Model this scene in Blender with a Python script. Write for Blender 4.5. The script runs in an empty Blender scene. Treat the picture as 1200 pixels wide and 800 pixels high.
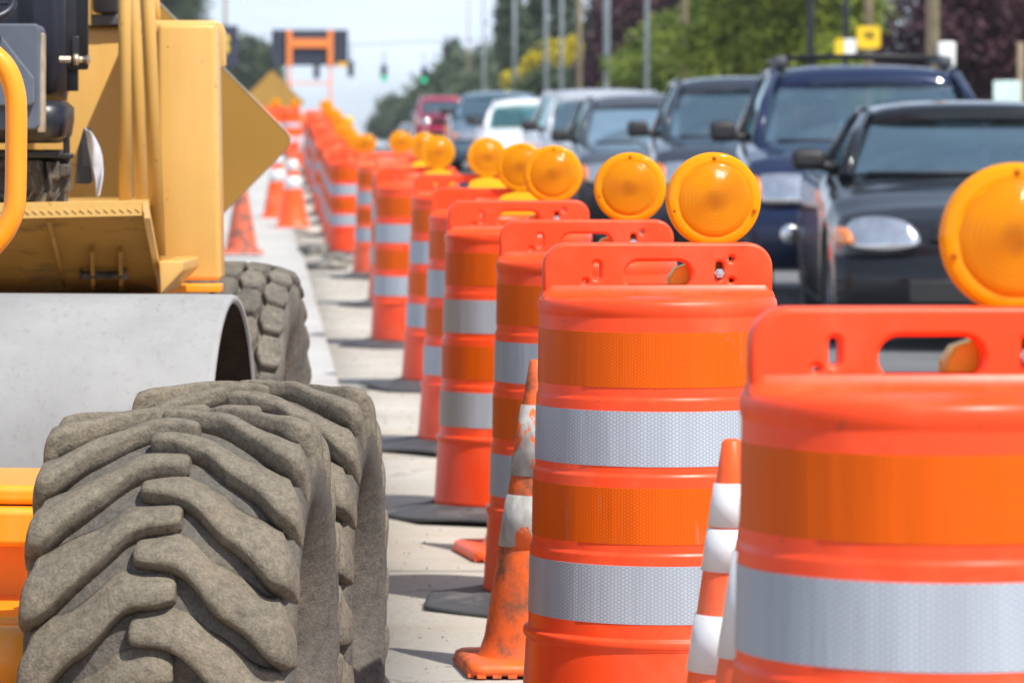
import bpy, bmesh, math, random
from mathutils import Vector, Matrix, noise
R = math.radians
rnd = random.Random(7)
sc = bpy.context.scene
col = sc.collection
F = 5000.0            # focal length in pixels of a 1200 px wide frame
CAMZ = 1.17

# ---------------------------------------------------------------- terrain
GK = [(-40, 0), (34, 0), (43, -.10), (50, .0), (57, .2), (64, .36), (82, .46), (135, .38), (340, -2.0), (3000, -60)]
def gz(y):
    if y <= GK[0][0]: return GK[0][1]
    for (a, za), (b, zb) in zip(GK, GK[1:]):
        if y <= b:
            t = (y - a) / (b - a)
            if b <= 130: t = t * t * (3 - 2 * t)
            return za + (zb - za) * t
    return GK[-1][1]
def xs(y):            # the road bends gently to the right far off
    return 0 if y < 90 else (y - 90) ** 2 * 8.5e-5
def edge(y): return .27 + .0022 * y

# ---------------------------------------------------------------- helpers
def tag(o, label=None, cat=None, group=None, kind=None):
    if label: o['label'] = label
    if cat: o['category'] = cat
    if group: o['group'] = group
    if kind: o['kind'] = kind
    return o
def empty(name, loc, label, cat, group=None, rz=0):
    o = bpy.data.objects.new(name, None); col.objects.link(o)
    o.empty_display_size = .1
    o.location = loc; o.rotation_euler = (0, 0, rz)
    return tag(o, label, cat, group)
def link(name, me, m, parent=None):
    o = bpy.data.objects.new(name, me); col.objects.link(o)
    if m is not None and not me.materials: me.materials.append(m)
    if parent is not None: o.parent = parent
    return o
def copy_tree(o, parent=None):
    c = o.copy(); col.objects.link(c); c.parent = parent
    for ch in list(o.children): copy_tree(ch, c)
    return c

class MB:
    def __init__(s): s.bm = bmesh.new()
    def V(s, p): return s.bm.verts.new(p)
    def face(s, vs, smooth=False):
        try:
            f = s.bm.faces.new(vs); f.smooth = smooth; return f
        except ValueError: return None
    def box(s, c, d, rot=None, bev=0.0, seg=2):
        m = Matrix.Translation(c) @ (rot.to_matrix().to_4x4() if rot is not None and hasattr(rot, 'to_matrix') else (rot if rot is not None else Matrix.Identity(4)))
        r = bmesh.ops.create_cube(s.bm, size=1, matrix=m @ Matrix.Diagonal((d[0], d[1], d[2], 1)))
        if bev > 0:
            es = list({e for v in r['verts'] for e in v.link_edges})
            q = bmesh.ops.bevel(s.bm, geom=es, offset=bev, segments=seg, affect='EDGES', profile=.5)
            for f in q['faces']: f.smooth = True
        return s
    def rings(s, rings, cap=True, closed=True, smooth=True):
        """rings: list of lists of points, skinned together"""
        vr = [[s.V(p) for p in r] for r in rings]
        n = len(vr[0])
        for a, b in zip(vr, vr[1:]):
            for i in range(n if closed else n - 1):
                j = (i + 1) % n
                s.face((a[i], a[j], b[j], b[i]), smooth)
        if cap and closed:
            s.face(vr[0][::-1]); s.face(vr[-1])
        return vr
    def lathe(s, prof, n=48, c=(0, 0, 0), axis='Z', cap=False, smooth=True):
        rr = []
        for r, h in prof:
            ring = []
            for i in range(n):
                a = 2 * math.pi * i / n
                if axis == 'Z': p = (c[0] + r * math.cos(a), c[1] + r * math.sin(a), c[2] + h)
                elif axis == 'Y': p = (c[0] + r * math.cos(a), c[1] + h, c[2] - r * math.sin(a))
                else: p = (c[0] + h, c[1] + r * math.cos(a), c[2] + r * math.sin(a))
                ring.append(p)
            rr.append(ring)
        s.rings(rr, cap=cap, smooth=smooth); return s
    def tube(s, path, r, n=12, cap=True):
        P = [Vector(p) for p in path]; rr = []
        up = None
        for i, p in enumerate(P):
            d = (P[min(i + 1, len(P) - 1)] - P[max(i - 1, 0)]).normalized()
            if up is None:
                up = Vector((0, 0, 1)) if abs(d.z) < .9 else Vector((0, 1, 0))
            a = d.cross(up).normalized(); b = a.cross(d).normalized(); up = b
            ri = r[i] if isinstance(r, (list, tuple)) else r
            rr.append([p + (a * math.cos(t) + b * math.sin(t)) * ri for t in [2 * math.pi * k / n for k in range(n)]])
        s.rings(rr, cap=cap); return s
    def prism(s, pts, y0, y1, smooth=False, plane='XZ'):
        def P(a, b, y):
            return (a, y, b) if plane == 'XZ' else ((y, a, b) if plane == 'YZ' else (a, b, y))
        A = [s.V(P(a, b, y0)) for a, b in pts]; B = [s.V(P(a, b, y1)) for a, b in pts]
        s.face(A); s.face(B[::-1])
        for i in range(len(pts)):
            j = (i + 1) % len(pts)
            s.face((A[i], B[i], B[j], A[j]), smooth)
        return s
    def patch(s, c00, c10, c11, c01, bulge=(0, 0, 0), nu=8, nv=6, thick=None, rnd_=0):
        c = [Vector(p) for p in (c00, c10, c11, c01)]; bl = Vector(bulge)
        g = []
        for j in range(nv + 1):
            v = j / nv; row = []
            for i in range(nu + 1):
                u = i / nu; v = j / nv
                if rnd_:
                    a_, b_ = 2 * u - 1, 2 * v - 1; u, v = .5 + .5 * a_ * math.sqrt(1 - rnd_ * b_ * b_ / 2), .5 + .5 * b_ * math.sqrt(1 - rnd_ * a_ * a_ / 2)
                p = (c[0] * (1 - u) + c[1] * u) * (1 - v) + (c[3] * (1 - u) + c[2] * u) * v
                p = p + bl * (4 * u * (1 - u) * (.55 + .45 * 4 * v * (1 - v)))
                row.append(p)
            g.append(row)
        vr = [[s.V(p) for p in r] for r in g]
        for j in range(nv):
            for i in range(nu): s.face((vr[j][i], vr[j][i + 1], vr[j + 1][i + 1], vr[j + 1][i]), True)
        if thick:
            t = Vector(thick)
            wr = [[s.V(p + t) for p in r] for r in g]
            for j in range(nv):
                for i in range(nu): s.face((wr[j][i], wr[j + 1][i], wr[j + 1][i + 1], wr[j][i + 1]), True)
            def rim(a, b, c_, d): s.face((a, b, c_, d))
            for i in range(nu):
                rim(vr[0][i], wr[0][i], wr[0][i + 1], vr[0][i + 1]); rim(vr[nv][i], vr[nv][i + 1], wr[nv][i + 1], wr[nv][i])
            for j in range(nv):
                rim(vr[j][0], vr[j + 1][0], wr[j + 1][0], wr[j][0]); rim(vr[j][nu], wr[j][nu], wr[j + 1][nu], vr[j + 1][nu])
        return s
    def mesh(s, name, fix=True):
        if fix: bmesh.ops.recalc_face_normals(s.bm, faces=s.bm.faces)
        me = bpy.data.meshes.new(name); s.bm.to_mesh(me); s.bm.free(); return me
    def build(s, name, m, parent=None, bev=0, fix=True):
        o = link(name, s.mesh(name, fix), m, parent)
        if bev:
            b = o.modifiers.new('b', 'BEVEL'); b.width = bev; b.segments = 2; b.limit_method = 'ANGLE'; b.angle_limit = R(35)
        return o

def rot(x=0, y=0, z=0): return Matrix.Rotation(R(z), 4, 'Z') @ Matrix.Rotation(R(y), 4, 'Y') @ Matrix.Rotation(R(x), 4, 'X')
def rrect(w, h, r, n=6, cx=0, cy=0):
    pts = []
    for sx, sy, a0 in ((1, 1, 0), (-1, 1, 90), (-1, -1, 180), (1, -1, 270)):
        for k in range(n + 1):
            a = R(a0 + 90 * k / n)
            pts.append((cx + sx * (w / 2 - r) + r * math.cos(a), cy + sy * (h / 2 - r) + r * math.sin(a)))
    return pts
def holed_plate(loops, depth, bevel=.004):
    """2D curve with holes (in XZ), filled, given thickness along Y -> mesh"""
    cu = bpy.data.curves.new('c', 'CURVE'); cu.dimensions = '2D'; cu.fill_mode = 'BOTH'
    cu.extrude = depth / 2 - bevel; cu.bevel_depth = bevel; cu.bevel_resolution = 3; cu.offset = -bevel
    for L in loops:
        sp = cu.splines.new('POLY'); sp.points.add(len(L) - 1); sp.use_cyclic_u = True
        for p, (a, b) in zip(sp.points, L): p.co = (a, b, 0, 1)
    ob = bpy.data.objects.new('c', cu); col.objects.link(ob)
    bpy.context.view_layer.update()
    me = bpy.data.meshes.new_from_object(ob.evaluated_get(bpy.context.evaluated_depsgraph_get()))
    bpy.data.objects.remove(ob); bpy.data.curves.remove(cu)
    me.transform(Matrix.Rotation(R(90), 4, 'X'))
    return me

# ---------------------------------------------------------------- materials
def newmat(name):
    m = bpy.data.materials.new(name); m.use_nodes = True
    nt = m.node_tree; nt.nodes.clear()
    out = nt.nodes.new('ShaderNodeOutputMaterial'); b = nt.nodes.new('ShaderNodeBsdfPrincipled')
    nt.links.new(b.outputs[0], out.inputs[0])
    return m, nt, b, out
def C4(c): return (c[0], c[1], c[2], 1)
def N(nt, t, **k):
    n = nt.nodes.new(t)
    for a, v in k.items(): setattr(n, a, v)
    return n
def tcoord(nt, scale=(1, 1, 1), kind='Object'):
    t = N(nt, 'ShaderNodeTexCoord'); mp = N(nt, 'ShaderNodeMapping'); mp.inputs['Scale'].default_value = scale
    nt.links.new(t.outputs[kind], mp.inputs[0]); return mp.outputs[0]
def noise_n(nt, vec, scale, detail=4, rough=.55):
    n = N(nt, 'ShaderNodeTexNoise'); n.inputs['Scale'].default_value = scale
    n.inputs['Detail'].default_value = detail; n.inputs['Roughness'].default_value = rough
    nt.links.new(vec, n.inputs['Vector']); return n.outputs['Fac']
def ramp(nt, fac, stops):
    r = N(nt, 'ShaderNodeValToRGB'); e = r.color_ramp.elements
    while len(e) < len(stops): e.new(.5)
    for el, (p, c) in zip(e, stops):
        el.position = p; el.color = C4(c) if not isinstance(c, (int, float)) else (c, c, c, 1)
    nt.links.new(fac, r.inputs[0]); return r.outputs[0]
def mixc(nt, fac, a, b, mode='MIX'):
    m = N(nt, 'ShaderNodeMix', data_type='RGBA', blend_type=mode)
    if isinstance(fac, (int, float)): m.inputs[0].default_value = fac
    else: nt.links.new(fac, m.inputs[0])
    for k, v in ((6, a), (7, b)):
        if isinstance(v, tuple): m.inputs[k].default_value = C4(v)
        else: nt.links.new(v, m.inputs[k])
    return m.outputs[2]
def math_n(nt, op, a, b=None, c=None):
    m = N(nt, 'ShaderNodeMath', operation=op)
    for k, v in enumerate((a, b, c)):
        if v is None: continue
        if isinstance(v, (int, float)): m.inputs[k].default_value = v
        else: nt.links.new(v, m.inputs[k])
    return m.outputs[0]
def bump(nt, b, h, strength=.3, dist=.01):
    n = N(nt, 'ShaderNodeBump'); n.inputs['Strength'].default_value = strength; n.inputs['Distance'].default_value = dist
    nt.links.new(h, n.inputs['Height'])
    if b is not None: nt.links.new(n.outputs[0], b.inputs['Normal'])
    return n.outputs[0]
def simple(name, c, rough=.5, metal=0, var=.15, scale=6, bmp=0, bscale=60, dirt=None, dirtamt=.0, dirtscale=3, coat=0, dirtgrain=None):
    m, nt, b, out = newmat(name)
    v = tcoord(nt); n = noise_n(nt, v, scale)
    lo = tuple(x * (1 - var) for x in c); hi = tuple(min(1, x * (1 + var)) for x in c)
    cc = ramp(nt, n, [(.3, lo), (.7, hi)])
    if dirt is not None:
        d = noise_n(nt, v, dirtscale, 8, .7)
        f = ramp(nt, d, [(.62 - dirtamt * .5, 0.0), (.78 - dirtamt * .4, 1.0)])
        cc = mixc(nt, f, cc, dirt)
        rr = ramp(nt, f, [(0, rough), (1, min(1, rough + .35))]); nt.links.new(rr, b.inputs['Roughness'])
    else: b.inputs['Roughness'].default_value = rough
    nt.links.new(cc, b.inputs['Base Color']); b.inputs['Metallic'].default_value = metal
    if coat: b.inputs['Coat Weight'].default_value = coat; b.inputs['Coat Roughness'].default_value = .04
    if bmp: bump(nt, b, noise_n(nt, v, bscale, 5), bmp, .004)
    return m
M = {}
# drum plastic: scuffed, dusty
def plastic(name, c, pale, dust=.35):
    m, nt, b, out = newmat(name)
    t = N(nt, 'ShaderNodeTexCoord'); oi = N(nt, 'ShaderNodeObjectInfo')
    va = N(nt, 'ShaderNodeVectorMath', operation='ADD'); nt.links.new(t.outputs['Object'], va.inputs[0])
    sc_ = math_n(nt, 'MULTIPLY', oi.outputs['Random'], 7.0); nt.links.new(sc_, va.inputs[1])
    v = va.outputs[0]
    mp = N(nt, 'ShaderNodeMapping'); mp.inputs['Scale'].default_value = (1, 1, .25); nt.links.new(v, mp.inputs[0])
    n1 = noise_n(nt, mp.outputs[0], 9, 5); cc = ramp(nt, n1, [(.25, tuple(x * .9 for x in c)), (.75, tuple(min(1, x * 1.08) for x in c))])
    d = noise_n(nt, v, 5, 9, .72); f = ramp(nt, d, [(.5, 0.0), (.72, dust)]); cc = mixc(nt, f, cc, pale)
    s = noise_n(nt, v, 34, 9, .8); f2 = ramp(nt, s, [(.60, 0.0), (.68, .6)]); cc = mixc(nt, f2, cc, (.30, .06, .03))
    mq = N(nt, 'ShaderNodeMapping'); mq.inputs['Scale'].default_value = (1, 1, 5); mq.inputs['Rotation'].default_value = (.2, .3, 0); nt.links.new(v, mq.inputs[0])
    rub = noise_n(nt, mq.outputs[0], 8, 8, .7); cc = mixc(nt, ramp(nt, rub, [(.66, 0.0), (.72, .55)]), cc, (.09, .03, .025))
    nt.links.new(cc, b.inputs['Base Color'])
    nt.links.new(ramp(nt, d, [(.3, .3), (.7, .5)]), b.inputs['Roughness'])
    b.inputs['Specular IOR Level'].default_value = .38; b.inputs['Subsurface Weight'].default_value = .08; b.inputs['Subsurface Radius'].default_value = (.02, .005, .002)
    bump(nt, b, noise_n(nt, v, 26, 4), .08, .004)
    return m
M['drum'] = plastic('drum_plastic', (.92, .070, .012), (.92, .24, .13), .28)
M['drum_faded'] = plastic('drum_plastic_faded', (.95, .12, .035), (.9, .36, .24), .6)
def sheeting(name, c, cell, metal, gap, sheen_streak):
    """prismatic reflective sheeting: hexagonal cells, slight vertical buckles; UV in metres"""
    m, nt, b, out = newmat(name)
    t = N(nt, 'ShaderNodeTexCoord'); sp = N(nt, 'ShaderNodeSeparateXYZ'); nt.links.new(t.outputs['UV'], sp.inputs[0])
    k = 2 * math.pi / cell
    tot = None
    for a in (0, 60, 120):
        d = math_n(nt, 'ADD', math_n(nt, 'MULTIPLY', sp.outputs[0], math.cos(R(a)) * k), math_n(nt, 'MULTIPLY', sp.outputs[1], math.sin(R(a)) * k))
        s_ = math_n(nt, 'COSINE', d); tot = s_ if tot is None else math_n(nt, 'ADD', tot, s_)
    hexf = ramp(nt, math_n(nt, 'MULTIPLY_ADD', tot, 1 / 4.5, 1 / 3), [(.05, 0.0), (.35, 1.0)])
    cc = mixc(nt, hexf, gap, c)
    oi = N(nt, 'ShaderNodeObjectInfo')
    cx = N(nt, 'ShaderNodeCombineXYZ'); nt.links.new(math_n(nt, 'MULTIPLY', sp.outputs[0], 1.0), cx.inputs[0])
    nt.links.new(math_n(nt, 'MULTIPLY', sp.outputs[1], .08), cx.inputs[1]); nt.links.new(math_n(nt, 'MULTIPLY', oi.outputs['Random'], 9), cx.inputs[2])
    st = noise_n(nt, cx.outputs[0], 16, 3)
    cc = mixc(nt, ramp(nt, st, [(.35, sheen_streak), (.65, 0.0)]), cc, tuple(x * .55 for x in c))  # vertical sheen streaks are painted into the base colour
    dn = noise_n(nt, tcoord(nt), 14, 9, .75)
    cc = mixc(nt, ramp(nt, dn, [(.62, 0.0), (.74, .5)]), cc, (.25, .2, .16))
    sm = N(nt, 'ShaderNodeMapping'); sm.inputs['Rotation'].default_value = (0, .6, .2); sm.inputs['Scale'].default_value = (1, 1, .12); nt.links.new(tcoord(nt), sm.inputs[0])
    cc = mixc(nt, ramp(nt, noise_n(nt, sm.outputs[0], 30, 8, .75), [(.60, 0.0), (.68, .35)]), cc, (.22, .19, .17))
    nt.links.new(cc, b.inputs['Base Color']); b.inputs['Metallic'].default_value = metal
    b.inputs['Roughness'].default_value = .5
    b.inputs['Specular IOR Level'].default_value = .18; b.inputs['Coat Weight'].default_value = .04; b.inputs['Coat Roughness'].default_value = .25
    bump(nt, b, math_n(nt, 'ADD', math_n(nt, 'MULTIPLY', st, 3.0), math_n(nt, 'MULTIPLY', hexf, .06)), .16, .01)
    return m
M['white_band'] = sheeting('white_sheeting', (.47, .51, .58), .0062, .04, (.31, .34, .40), .42)
M['orange_band'] = sheeting('orange_sheeting', (.80, .120, .0), .0055, .0, (.62, .075, .0), .35)
M['rubber'] = simple('rubber_mat', (.055, .057, .062), .7, 0, .25, 9, .4, 50, (.17, .16, .15), .12, 5)
M['case'] = simple('amber_case', (1, .56, .01), .35, 0, .08)
nt_ = M['case'].node_tree; tr_ = nt_.nodes.new('ShaderNodeBsdfTranslucent'); tr_.inputs[0].default_value = (1, .62, .0, 1); mx_ = nt_.nodes.new('ShaderNodeMixShader'); mx_.inputs[0].default_value = .2
bs_ = [n for n in nt_.nodes if n.type == 'BSDF_PRINCIPLED'][0]; ou_ = [n for n in nt_.nodes if n.type == 'OUTPUT_MATERIAL'][0]
nt_.links.new(bs_.outputs[0], mx_.inputs[1]); nt_.links.new(tr_.outputs[0], mx_.inputs[2]); nt_.links.new(mx_.outputs[0], ou_.inputs[0])
M['bolt'] = simple('zinc_bolt', (.55, .56, .58), .35, .9, .2, 40)
M['orange_cone'] = plastic('cone_pvc', (.97, .11, .02), (.85, .35, .22))
M['old_cone'] = simple('faded_cone', (.80, .13, .05), .6, 0, .15, 7, .3, 60, (.16, .1, .08), .42, 11)
M['dirty_cone'] = simple('scuffed_cone', (.88, .13, .015), .5, 0, .12, 7, .3, 60, (.22, .08, .04), .34, 13)
M['cone_white'] = simple('cone_collar_white', (.72, .72, .74), .4, .1, .08, 8, .1, 40, (.5, .45, .4), .1, 9)
def worn_collar():
    m, nt, b, out = newmat('worn_collar')
    v = tcoord(nt, (1, 1, .6)); n = noise_n(nt, v, 9, 9, .68)
    f = ramp(nt, n, [(.46, 0.0), (.475, 1.0)])
    g = ramp(nt, noise_n(nt, v, 42, 6), [(.3, (.27, .26, .24)), (.7, (.52, .50, .47))])
    nt.links.new(mixc(nt, f, (.85, .14, .02), g), b.inputs['Base Color']); b.inputs['Roughness'].default_value = .7
    bump(nt, b, f, .5, .003); return m
M['worn'] = worn_collar()
def lens_mat():
    m, nt, b, out = newmat('amber_lens')
    t = N(nt, 'ShaderNodeTexCoord'); sp = N(nt, 'ShaderNodeSeparateXYZ'); nt.links.new(t.outputs['Object'], sp.inputs[0])
    r = math_n(nt, 'SQRT', math_n(nt, 'ADD', math_n(nt, 'POWER', sp.outputs[0], 2), math_n(nt, 'POWER', sp.outputs[2], 2)))
    ang = math_n(nt, 'ARCTAN2', sp.outputs[2], sp.outputs[0])
    rings = math_n(nt, 'SINE', math_n(nt, 'MULTIPLY', r, 2300.0))
    rays = math_n(nt, 'SINE', math_n(nt, 'MULTIPLY', ang, 60.0))
    rn = math_n(nt, 'MULTIPLY', r, 1 / .09)
    nz = noise_n(nt, tcoord(nt), 30, 3)
    k = math_n(nt, 'ADD', rn, math_n(nt, 'MULTIPLY_ADD', nz, .22, -.11))
    cc = ramp(nt, k, [(0, (.40, .17, .003)), (.10, (.50, .21, .002)), (.26, (.90, .41, .0)), (.60, (.92, .44, .0)), (.74, (.82, .31, .0)), (.78, (.96, .46, .0)), (1, (.96, .45, .0))])
    cen = ramp(nt, rn, [(.1, 1.0), (.34, 0.0)])
    cc = mixc(nt, math_n(nt, 'MULTIPLY', math_n(nt, 'MULTIPLY', cen, math_n(nt, 'ABSOLUTE', rings)), .5), cc, (.3, .12, .0))
    ac = math_n(nt, 'ABSOLUTE', math_n(nt, 'COSINE', ang)); fan = math_n(nt, 'MULTIPLY', math_n(nt, 'POWER', ac, 3.0), ramp(nt, rn, [(.05, 1.0), (.60, .6), (.70, 0.0)]))
    cc = mixc(nt, math_n(nt, 'MULTIPLY', fan, .75), cc, (.55, .19, .0))
    rr2 = math_n(nt, 'SINE', math_n(nt, 'MULTIPLY', r, 900.0)); cc = mixc(nt, math_n(nt, 'MULTIPLY', math_n(nt, 'MULTIPLY', math_n(nt, 'MULTIPLY_ADD', rr2, .5, .5), ramp(nt, rn, [(.66, 1.0), (.74, 0.0)])), .34), cc, (.50, .17, .0))
    nt.links.new(cc, b.inputs['Base Color']); b.inputs['Roughness'].default_value = .12
    inner = ramp(nt, rn, [(.70, 1.0), (.76, 0.0)])
    h = math_n(nt, 'MULTIPLY', math_n(nt, 'ADD', rings, math_n(nt, 'MULTIPLY', rays, .35)), inner)
    nrm = bump(nt, b, h, .32, .0010)
    b.inputs['Subsurface Weight'].default_value = .25; b.inputs['Subsurface Radius'].default_value = (.03, .012, .001)
    b.inputs['Specular IOR Level'].default_value = .35; b.inputs['Coat Weight'].default_value = .12; b.inputs['Coat Roughness'].default_value = .05
    tr = N(nt, 'ShaderNodeBsdfTranslucent'); tr.inputs[0].default_value = (1, .5, .0, 1)
    mx = N(nt, 'ShaderNodeMixShader'); mx.inputs[0].default_value = .42
    nt.links.new(b.outputs[0], mx.inputs[1]); nt.links.new(tr.outputs[0], mx.inputs[2]); nt.links.new(mx.outputs[0], out.inputs[0])
    return m
M['lens'] = lens_mat()
def yellow(name, c, spec=.0):
    m, nt, b, out = newmat(name)
    v = tcoord(nt)
    n = noise_n(nt, v, 3, 6); cc = ramp(nt, n, [(.3, tuple(x * .93 for x in c)), (.7, tuple(min(1, x * 1.05) for x in c))])
    mp = N(nt, 'ShaderNodeMapping'); mp.inputs['Scale'].default_value = (1, 1, .06); nt.links.new(v, mp.inputs[0])
    st = noise_n(nt, mp.outputs[0], 45, 3); cc = mixc(nt, ramp(nt, st, [(.45, 0.0), (.75, .10)]), cc, (.8, .6, .35))
    ch = noise_n(nt, v, 55, 8, .7); f = ramp(nt, ch, [(.655, 0.0), (.68, .9)]); cc = mixc(nt, f, cc, (.10, .06, .03))
    mp2 = N(nt, 'ShaderNodeMapping'); mp2.inputs['Rotation'].default_value = (0, R(38), 0); mp2.inputs['Scale'].default_value = (1, 1, .06); nt.links.new(v, mp2.inputs[0])
    scr = noise_n(nt, mp2.outputs[0], 28, 7, .7); f = ramp(nt, scr, [(.68, 0.0), (.70, .7)]); cc = mixc(nt, f, cc, (.3, .17, .05))
    nt.links.new(cc, b.inputs['Base Color']); b.inputs['Roughness'].default_value = .38
    b.inputs['Coat Weight'].default_value = .25; b.inputs['Coat Roughness'].default_value = .2
    bump(nt, b, noise_n(nt, v, 120, 3), .06, .002)
    return m
M['yellow'] = yellow('machine_yellow', (.67, .39, .10))
M['shaded_yellow'] = simple('underside_shade_yellow', (.44, .26, .055), .6, 0, .12, 5, .1, 60, (.20, .13, .05), .15, 9)  # yellow darkened in its colour for the apron's underside shade, plus dirt blotches
M['amber'] = yellow('machine_amber', (.95, .33, .005))
M['ply'] = simple('sign_back', (.36, .20, .035), .6, 0, .06, 3, .05)
M['sign_edge'] = simple('sign_edge', (.7, .6, .5), .5, 0, .1)
M['black'] = simple('black_paint', (.018, .018, .02), .4, 0, .3, 10, .1)
M['vinyl'] = simple('seat_vinyl', (.012, .014, .025), .38, 0, .3, 10, .15, 90)
M['console'] = simple('console_plastic', (.10, .115, .15), .55, 0, .15, 10, .1, 120)
M['greysteel'] = simple('grey_shelf', (.09, .095, .11), .5, .2, .2)
M['dusty'] = simple('dusty_parts', (.06, .055, .05), .7, .2, .4, 20, .4, 60, (.3, .25, .2), .4, 12)
M['bare'] = simple('worn_steel', (.6, .5, .36), .4, .7, .3, 20)
M['rag'] = simple('rag_cloth', (.5, .5, .55), .9, 0, .3, 14, .4, 30)
M['drum_dark'] = simple('dark_drum_inside', (.035, .02, .012), .95, 0, .5, 18, .5, 50)  # very dark brown colour for the inside of the steel drum
def drumsteel():
    m, nt, b, out = newmat('roller_steel')
    v = tcoord(nt); n = noise_n(nt, v, 5, 8, .65)
    cc = ramp(nt, n, [(.3, (.25, .25, .245)), (.7, (.34, .34, .335))])
    mp = N(nt, 'ShaderNodeMapping'); mp.inputs['Rotation'].default_value = (.6, .3, .5); mp.inputs['Scale'].default_value = (1, .22, 1); nt.links.new(v, mp.inputs[0])
    s = noise_n(nt, mp.outputs[0], 55, 8, .75)
    cc = mixc(nt, ramp(nt, s, [(.54, 0.0), (.66, .6)]), cc, (.19, .18, .165))
    s2 = noise_n(nt, v, 160, 4, .7); cc = mixc(nt, ramp(nt, s2, [(.42, .35), (.6, 0.0)]), cc, (.3, .3, .31))
    nt.links.new(cc, b.inputs['Base Color']); b.inputs['Metallic'].default_value = .0; b.inputs['Roughness'].default_value = .72
    bump(nt, b, s, .18, .003); return m
M['rollersteel'] = drumsteel()
def tyre_mat(name, base, dust, amt):
    m, nt, b, out = newmat(name)
    v = tcoord(nt)
    n = noise_n(nt, v, 7, 9, .68); n2 = noise_n(nt, v, 60, 7, .7)
    cc = ramp(nt, n2, [(.3, tuple(x * .72 for x in dust)), (.7, tuple(x * 1.2 for x in dust))])
    f = ramp(nt, n, [(.34, amt), (.62, 1.0)])
    f = math_n(nt, 'MULTIPLY', f, ramp(nt, n2, [(.25, .55), (.5, 1.0)]))
    cc = mixc(nt, f, base, cc)
    n3 = noise_n(nt, v, 4.3, 6, .6); cc = mixc(nt, ramp(nt, n3, [(.55, 0.0), (.75, .45)]), cc, (.33, .24, .15))
    geo = N(nt, 'ShaderNodeTexVoronoi'); geo.inputs['Scale'].default_value = 14; nt.links.new(v, geo.inputs['Vector'])
    nt.links.new(cc, b.inputs['Base Color']); b.inputs['Roughness'].default_value = .88
    b.inputs['Specular IOR Level'].default_value = .25
    h = math_n(nt, 'ADD', n2, math_n(nt, 'MULTIPLY', noise_n(nt, v, 18, 6), 1.4)); n9 = noise_n(nt, v, 190, 5, .75); cc2 = mixc(nt, ramp(nt, n9, [(.38, .45), (.55, 0.0)]), cc, (.06, .055, .05)); nt.links.new(cc2, b.inputs['Base Color'])
    h = math_n(nt, 'ADD', h, math_n(nt, 'MULTIPLY', n9, .8)); bump(nt, b, h, .7, .006)
    return m
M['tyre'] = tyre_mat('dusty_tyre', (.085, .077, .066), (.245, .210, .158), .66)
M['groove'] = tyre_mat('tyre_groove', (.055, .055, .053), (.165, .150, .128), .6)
M['tyre_rear'] = tyre_mat('muddy_tyre', (.045, .047, .05), (.24, .215, .175), .3)
# car paint etc
def paint(name, c, met=.3, rough=.25, dust=.015):
    m, nt, b, out = newmat(name); b.inputs['Coat IOR'].default_value = 1.42; b.inputs['Specular IOR Level'].default_value = .05; met = met * .3
    v = tcoord(nt); d = noise_n(nt, v, 4, 7, .7)
    nt.links.new(mixc(nt, ramp(nt, d, [(.4, 0.0), (.8, dust)]), c, (.3, .28, .25)), b.inputs['Base Color'])
    b.inputs['Metallic'].default_value = met; b.inputs['Roughness'].default_value = rough
    b.inputs['Coat Weight'].default_value = 1; b.inputs['Coat Roughness'].default_value = .05
    return m
M['p_black'] = paint('paint_black', (.012, .014, .018))
M['p_navy'] = paint('paint_navy', (.014, .024, .065))
M['p_slate'] = paint('paint_slate', (.035, .045, .065))
M['p_grey'] = paint('paint_grey', (.07, .085, .11))
M['p_white'] = paint('paint_white', (.72, .74, .78), 0)
M['p_silver'] = paint('paint_silver', (.42, .45, .5), .6)
M['p_red'] = paint('paint_red', (.38, .02, .06))
M['p_teal'] = paint('paint_bluegrey', (.10, .16, .22))
def glass(name, tint, refl):
    m, nt, b, out = newmat(name)
    tr = N(nt, 'ShaderNodeBsdfTransparent'); tr.inputs[0].default_value = C4(tint)
    gl = N(nt, 'ShaderNodeBsdfGlossy'); gl.inputs[0].default_value = (.78, .99, 1, 1); gl.inputs['Roughness'].default_value = .04
    lw = N(nt, 'ShaderNodeLayerWeight'); lw.inputs[0].default_value = .35
    f = math_n(nt, 'MULTIPLY_ADD', lw.outputs['Fresnel'], .8, refl)
    mx = N(nt, 'ShaderNodeMixShader'); nt.links.new(f, mx.inputs[0]); nt.links.new(tr.outputs[0], mx.inputs[1]); nt.links.new(gl.outputs[0], mx.inputs[2])
    nt.links.new(mx.outputs[0], out.inputs[0]); nt.nodes.remove(b); return m
M['glass'] = glass('car_glass', (.92, 1, .98), .42)
M['glass_side'] = glass('car_side_glass', (.75, .86, .86), .06)
M['glass_teal'] = glass('teal_glass', (.35, .85, .75), .22)
M['headlamp'] = simple('headlamp_lens', (.82, .85, .90), .14, .9, .25, 9, .9, 38, coat=1)
M['indicator'] = simple('indicator_lens', (.85, .25, .05), .15, 0, .1, coat=1)
M['trim'] = simple('black_trim', (.02, .02, .022), .55, 0, .2)
M['interior'] = simple('car_interior', (.09, .10, .11), .8, 0, .2)
M['seatcloth'] = simple('car_seat_cloth', (.45, .46, .47), .9, 0, .2)
M['carrubber'] = simple('car_tyre', (.03, .03, .032), .8, 0, .2)
M['rim'] = simple('alloy_rim', (.5, .51, .53), .3, .8, .1)
M['plate'] = simple('number_plate', (.75, .77, .8), .4)
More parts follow.
